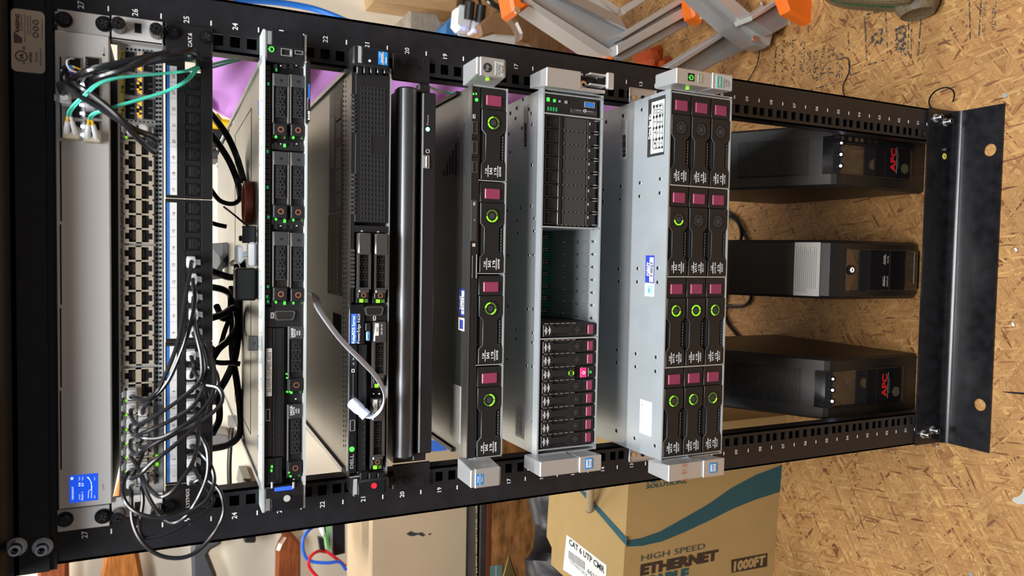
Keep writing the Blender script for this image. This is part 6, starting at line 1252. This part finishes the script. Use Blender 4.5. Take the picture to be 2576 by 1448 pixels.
# black sacks behind the cable box
SAK = mat('black_plastic_sack', (.016, .013, .013), .42, bump=1., bs=30)
m = MB(); rg = random.Random(2); vs = []; NX, NZ = 24, 10
for j in range(NZ+1):
    for i in range(NX+1):
        x = lerp(-1.0, -.42, i/NX); z = lerp(FZ, .22, j/NZ); vs.append((x, .93-.05*math.sin(j/NZ*3.1)+.018*rg.random()-.03*math.sin(i*.8+j*.5), z))
m.add(vs, [(j*(NX+1)+i, j*(NX+1)+i+1, (j+1)*(NX+1)+i+1, (j+1)*(NX+1)+i) for j in range(NZ) for i in range(NX)], SAK, True); o = single(m, 'plastic_sack', 'crumpled black plastic sack between the trunk and the cable box', 'sack', (-.7, .93, FZ)); sm = o.modifiers.new('thick', 'SOLIDIFY'); sm.thickness = .006
# blue hose, wood and boxes along the wall beyond the right post
m = MB(); HB = mat('blue_hose', (.015, .16, .62), .35); P = [at(*p) for p in ((585, 2, 2.0), (620, 2, 2.02), (660, 3, 2.04), (720, 9, 2.06), (780, 20, 2.06), (830, 36, 2.04), (880, 58, 2.0), (940, 90, 1.98), (980, 130, 1.96))]; t = thing('air_hose', 'bright blue hose curving down the cream wall at the right post', 'hose', P[0]); m.tube(P, .0115, HB, 12, 6); m.build('hose', t); m = MB(); m.tube([at(555, 0, 2.0), at(570, 2, 2.0), at(586, 3, 2.0)], .013, CUP, 12, 2); m.build('hose_fitting', t, label='copper coloured fitting')
LUM = mat('pale_lumber', (.50, .33, .17), .65, var=.12, vs=12, stretch=(6, 1, 1)); LUG = mat('weathered_lumber', (.30, .26, .21), .7, var=.2, vs=30, stretch=(1, 1, 4))
m = MB(); slab(m, [(935, -60), (943, 0), (990, 8), (1050, 17), (1147, 30), (1160, -60)], 2.1, .15, LUM, .003); single(m, 'wooden_shelf_board', 'pale lumber board along the cream wall above the weathered post end', 'board', at(1000, 0, 2.0))
m = MB(); slab(m, [(1031, 26), (1100, 35), (1112, 60), (1112, 110), (1031, 100)], 1.9, .35, LUG, .004); single(m, 'lumber_offcut', 'weathered grey lumber end beside the blue box', 'lumber', at(1070, 90, 1.9))
m = MB(); slab(m, [(1122, 60), (1150, 30), (1215, 50), (1213, 80), (1190, 112), (1118, 102)], 1.75, .2, mat('blue_box_card', (.04, .16, .38), .5), .004); slab(m, [(1152, 84), (1180, 82), (1184, 92), (1156, 94)], 1.745, .005, PAP); single(m, 'blue_box', 'blue printed box with two white adapters against it', 'box', at(1160, 105, 1.75))
for i, pp in enumerate(([(1146, 60), (1150, 18), (1160, 10), (1180, 12), (1190, 22), (1188, 60), (1182, 76), (1158, 74)], [(1186, 74), (1190, 50), (1206, 44), (1217, 50), (1219, 70), (1210, 82), (1192, 80)])):
    t = thing('power_adapter', ('larger white power adapter with blue light in front of the blue box', 'smaller white power adapter with blue light, nearer the ladder')[i], 'adapter', at(pp[0][0], pp[0][1], 1.68)); m = MB(); slab(m, pp, 1.66, .06, WPL, .008); m.build('adapter_body', t)
    q = at(*((1168, 71), (1198, 77))[i], 1.655); m = MB(); m.cyl((q.x, 1.66, q.z), (0, -1, 0), .007, .003, mat('blue_led', (.1, .1, .8), emit=(.2, .2, 1), es=3), 12); m.build('indicator_light', t)
    q = at(*((1180, 34), (1208, 42))[i], 1.655); m = MB(); m.cyl((q.x-.02, 1.66, q.z), (1, -.25, .0), .018, .06, PLA, 14); m.tube([(q.x+.03, 1.65, q.z), (q.x+.08, 1.64, q.z+.01), (q.x+.13, 1.66, q.z-.04), (q.x+.2, 1.7, q.z-.02)], .006, CBL, 8, 5); m.build('plug_and_cord', t, label='black plug with cord')
wire('yellow cord curving below the blue box to the rack post', [(1195, 100, 1.7), (1225, 88, 1.72), (1262, 80, 1.72), (1285, 92, 1.7), (1300, 118, 1.68), (1320, 150, 1.66)], .006, mat('mustard_cord', (.62, .45, .08), .5), 'cord', 'extension_lead')
m = MB()
for k in range(6): m.tube([at(1212+3*k, -22+4*k, 1.5), at(1235+5*k, 8+3*k, 1.47), at(1262+4*k, 14+k*2, 1.5), at(1284, -10+6*k, 1.5), at(1292+k, 24, 1.52)], .009, CBL, 8, 5)
single(m, 'cord_reel', 'dark bundle of cords beside the orange ladder cap', 'cord bundle', at(1250, 20, 1.5))
t = stock('brown wooden rifle stock standing behind the ladder rail', [(1283, 10), (1305, 14), (1330, 46), (1350, 64), (1385, 74), (1424, 98), (1432, 150), (1392, 165), (1358, 128), (1330, 108), (1308, 102), (1310, 84), (1298, 58), (1284, 44)], W3, 1.0, .04, hang=False)
m = MB(); slab(m, [(1190, 108), (1215, 92), (1245, 84), (1300, 88), (1380, 118), (1400, 175), (1190, 160)], 1.4, .3, mat('white_bin_plastic', (.55, .56, .54), .5), .01); single(m, 'white_bin', 'white plastic bin standing below the blue box', 'bin', at(1260, 150, 1.9))
# ---------------------------------------------------------------- ladder
LD = thing('step_ladder', 'aluminium folding ladder with bright orange joint covers leaning behind the right rack post', 'ladder', fl(1950, 100, FZ)); ALU = mat('ladder_aluminium', (.46, .46, .47), .36, metal=.75, var=.08, vs=10); ALD = mat('ladder_aluminium_shade', (.42, .425, .43), .45, metal=.4); ORA = mat('orange_plastic', (.88, .17, .012), .42)  # one aluminium in several tones: shaded webs and undersides painted darker
def beam(a, b, wpx, y, dep, name, flange=.006, both=True):
    A = at(a[0], a[1], y); B = at(b[0], b[1], y); d = (B-A).normalized(); n = Vector((-d.z, 0, d.x)); sc = (at(a[0]+5, a[1], y)-at(a[0]-5, a[1], y)).length/10*.8; w = wpx*sc/2
    m = MB(); L = (B-A).length
    M = Matrix(((d.x, 0, n.x, A.x), (0, 1, 0, A.y), (d.z, 0, n.z, A.z), (0, 0, 0, 1))); m.T = M
    m.box(0, L, dep*.12, dep*.12+.003, -w, w, ALD); m.box(0, L, dep*.06, dep*.13, -w*.25, w*.05, ALU); m.box(0, L, dep*.06, dep*.13, w*.35, w*.42, ALU)
    m.box(0, L, 0, dep, w-flange*.5, w, ALU); m.box(0, L, 0, dep, -w, -w+flange*.5, ALU); m.box(0, L, 0, .003, w-flange*2.6, w, ALU); m.box(0, L, 0, .003, -w, -w+flange*2.6, ALU)
    return m.build(name, LD)
def lpoly(pts, y, th, mt, name): m = MB(); slab(m, pts, y, th, mt, .002); return m.build(name, LD)
ALL = mat('ladder_aluminium_lit', (.60, .60, .60), .34, metal=.45)  # same aluminium painted paler for the lit rail faces
R1 = 'side_rail'
lpoly([(666, -480), (706, -480), (1345, 4), (1556, 136), (1549, 162), (1330, 14)], .60, .06, ALL, R1)
lpoly([(706, -480), (776, -480), (1405, -6), (1580, 77), (1552, 92), (1556, 137), (1344, 5)], .625, .03, ALD, R1)
lpoly([(778, -480), (816, -480), (1440, -20), (1562, 42), (1580, 77), (1405, -8)], .61, .05, ALU, R1)
lpoly([(1430, -60), (1452, -60), (1560, 20), (1556, 40)], .64, .03, ALL, R1)
lpoly([(1552, 92), (1578, 76), (1740, -20), (1760, -28), (1756, -16), (1566, 98)], .585, .05, ALL, R1); lpoly([(1566, 99), (1756, -15), (1764, -8), (1760, 0), (1560, 112)], .60, .03, ALD, R1)
lpoly([(1552, 113), (1768, -8), (1800, -20), (1786, 8), (1553, 138)], .585, .05, ALL, R1); lpoly([(1553, 139), (1786, 8), (1800, 22), (1765, 46), (1549, 163)], .60, .045, ALD, R1)
lpoly([(1677, 168), (1838, 69), (1846, 76), (1684, 182)], .455, .05, ALL, 'cross_rail'); lpoly([(1684, 182), (1846, 76), (1899, 113), (1765, 180), (1700, 215)], .475, .035, ALD, 'cross_rail')
lpoly([(1470, -300), (1504, -300), (1946, 82), (1938, 113), (1910, 97)], .395, .05, ALL, R1); lpoly([(1470, -300), (1910, 97), (1938, 113), (1925, 121), (1897, 113), (1838, 70), (1440, -300)], .41, .04, ALD, R1)
lpoly([(1888, 40), (1962, -6), (1972, 2), (1893, 51)], .355, .05, ALL, 'cross_rail'); lpoly([(1893, 51), (1972, 2), (2030, 38), (1943, 85)], .37, .04, ALD, 'cross_rail')
lpoly([(1560, 20), (1650, -30), (1662, -22), (1574, 34)], .64, .05, ALL, 'cross_rail')
def ocap(pts, y, th=.06, name='joint_cover'):
    m = MB(); slab(m, pts, y, th, ORA, .006); return m.build(name, LD, label='bright orange plastic cover')
ocap([(1280, -25), (1300, -25), (1316, 2), (1338, 10), (1322, 22), (1302, 37), (1290, 28)], .585); ocap([(1528, 148), (1540, 138), (1548, 150), (1548, 162), (1530, 158)], .58, .07)
ocap([(1738, -20), (1776, -20), (1806, 20), (1802, 28), (1768, 56), (1746, 43), (1740, 20)], .55, .04); ocap([(1962, -30), (2060, -30), (2090, 24), (2076, 50), (2046, 62), (2020, 48), (1985, 30), (1975, 2)], .31, .03, 'ladder_foot')
for (u, v, y) in ((1765, 43, .545), (1299, 27, .58), (1896, 98, .395), (1918, 8, .37)):
    q = at(u, v, y); m = MB(); m.cyl((q.x, y, q.z), (0, -1, 0), .0065, .005, CHR, 16); m.build('pivot_bolt', LD)
m = MB(); slab(m, [(1640, 120), (1668, 110), (1672, 95), (1700, 80), (1745, 88), (1770, 100), (1740, 125), (1690, 150), (1660, 160)], .80, .10, mat('shaded_orange_plastic', (.55, .09, .015), .5), .01); slab(m, [(1636, 180), (1645, 145), (1665, 140), (1670, 185)], .78, .08, MATS['shaded_orange_plastic'], .006); slab(m, [(1668, 150), (1690, 140), (1700, 160), (1690, 195), (1664, 190)], .76, .08, MATS['shaded_orange_plastic'], .006); m.build('folded_hinge', LD, label='orange hinge coloured darker for shadow')  # orange darkened in the colour to stand in for shadow
# wicker basket and bits on the strand board
WK = mat('brown_wicker', (.13, .10, .055), .5, var=.4, vs=40, stretch=(1, 8, 8)); WG = mat('green_lining', (.03, .09, .03), .7, var=.5, vs=60)
t = thing('woven_basket', 'dark woven brown and green basket lying on the strand board past the ladder foot', 'basket', fl(2190, 0, FZ))
m = MB()
for k in range(5):
    P = [Vector((*fl(u, v-k*5, FZ+.03+.018*k).xy, FZ+.012+.02*k)) for u, v in ((2040, -34), (2090, -2), (2160, 8), (2230, 11), (2275, 8))]; m.tube(P, .010, WK if k != 2 else WG, 8, 6)
m.build('woven_rim', t)
m = MB(); c = fl(2302, -6, FZ+.03); m.lathe((c.x+.03, c.y, FZ+.034), (-1, -.15, 0), [(0, -.01), (.026, -.01), (.033, .01), (.033, .05), (.026, .062), (.02, .058), (0, .058)], WK, 28); m.build('rolled_end', t)
def fth(label, pts, r, nm='zip_tie', cat='cable tie'): return floor_tube(label, pts, r, CBL, nm, cat)
fth('thin black zip tie standing in a loop on the strand board near the base flange', [(2352, 275, .002), (2340, 268, .004), (2338, 250, .02), (2352, 230, .035), (2378, 220, .04), (2396, 226, .03), (2401, 240, .018), (2397, 255, .004)], .0013)
fth('thin wavy black wire lying across the stamped print on the strand board', [(2120, 145, .002), (2132, 147, .002), (2137, 165, .002), (2134, 185, .002), (2122, 212, .002), (2121, 230, .002), (2128, 250, .002)], .0011, 'thin_wire', 'wire')
fth('thin black cord hanging past the end of the ladder to the rack post', [(1910, 105, .03), (1910, 130, .02), (1905, 160, .01), (1890, 190, .006), (1876, 210, .004)], .0012, 'loose_string', 'string')
for i, (u, v) in enumerate(((2561, 632), (2554, 820))):
    m = MB(); p = fl(u, v, FZ); m.cyl((p.x, p.y, FZ+.003), (.6, .3, 0), .0018, .0055, WPL, 10); single(m, 'plastic_bit', ('tiny white plastic bit on the floor in front of the base flange hole', 'tiny white plastic bit on the floor, nearer the floor seam')[i], 'debris', (p.x, p.y, FZ))

m = MB(); slab(m, [(1205, 60), (1240, 30), (1300, 30), (1320, 70), (1300, 95), (1245, 84), (1212, 92)], 1.62, .12, mat('brown_furniture_wood', (.25, .14, .07), .5, var=.2, vs=10), .006); single(m, 'wooden_crate', 'brown wooden crate edge behind the yellow cord and the ladder joint', 'crate', at(1260, 90, 1.62))
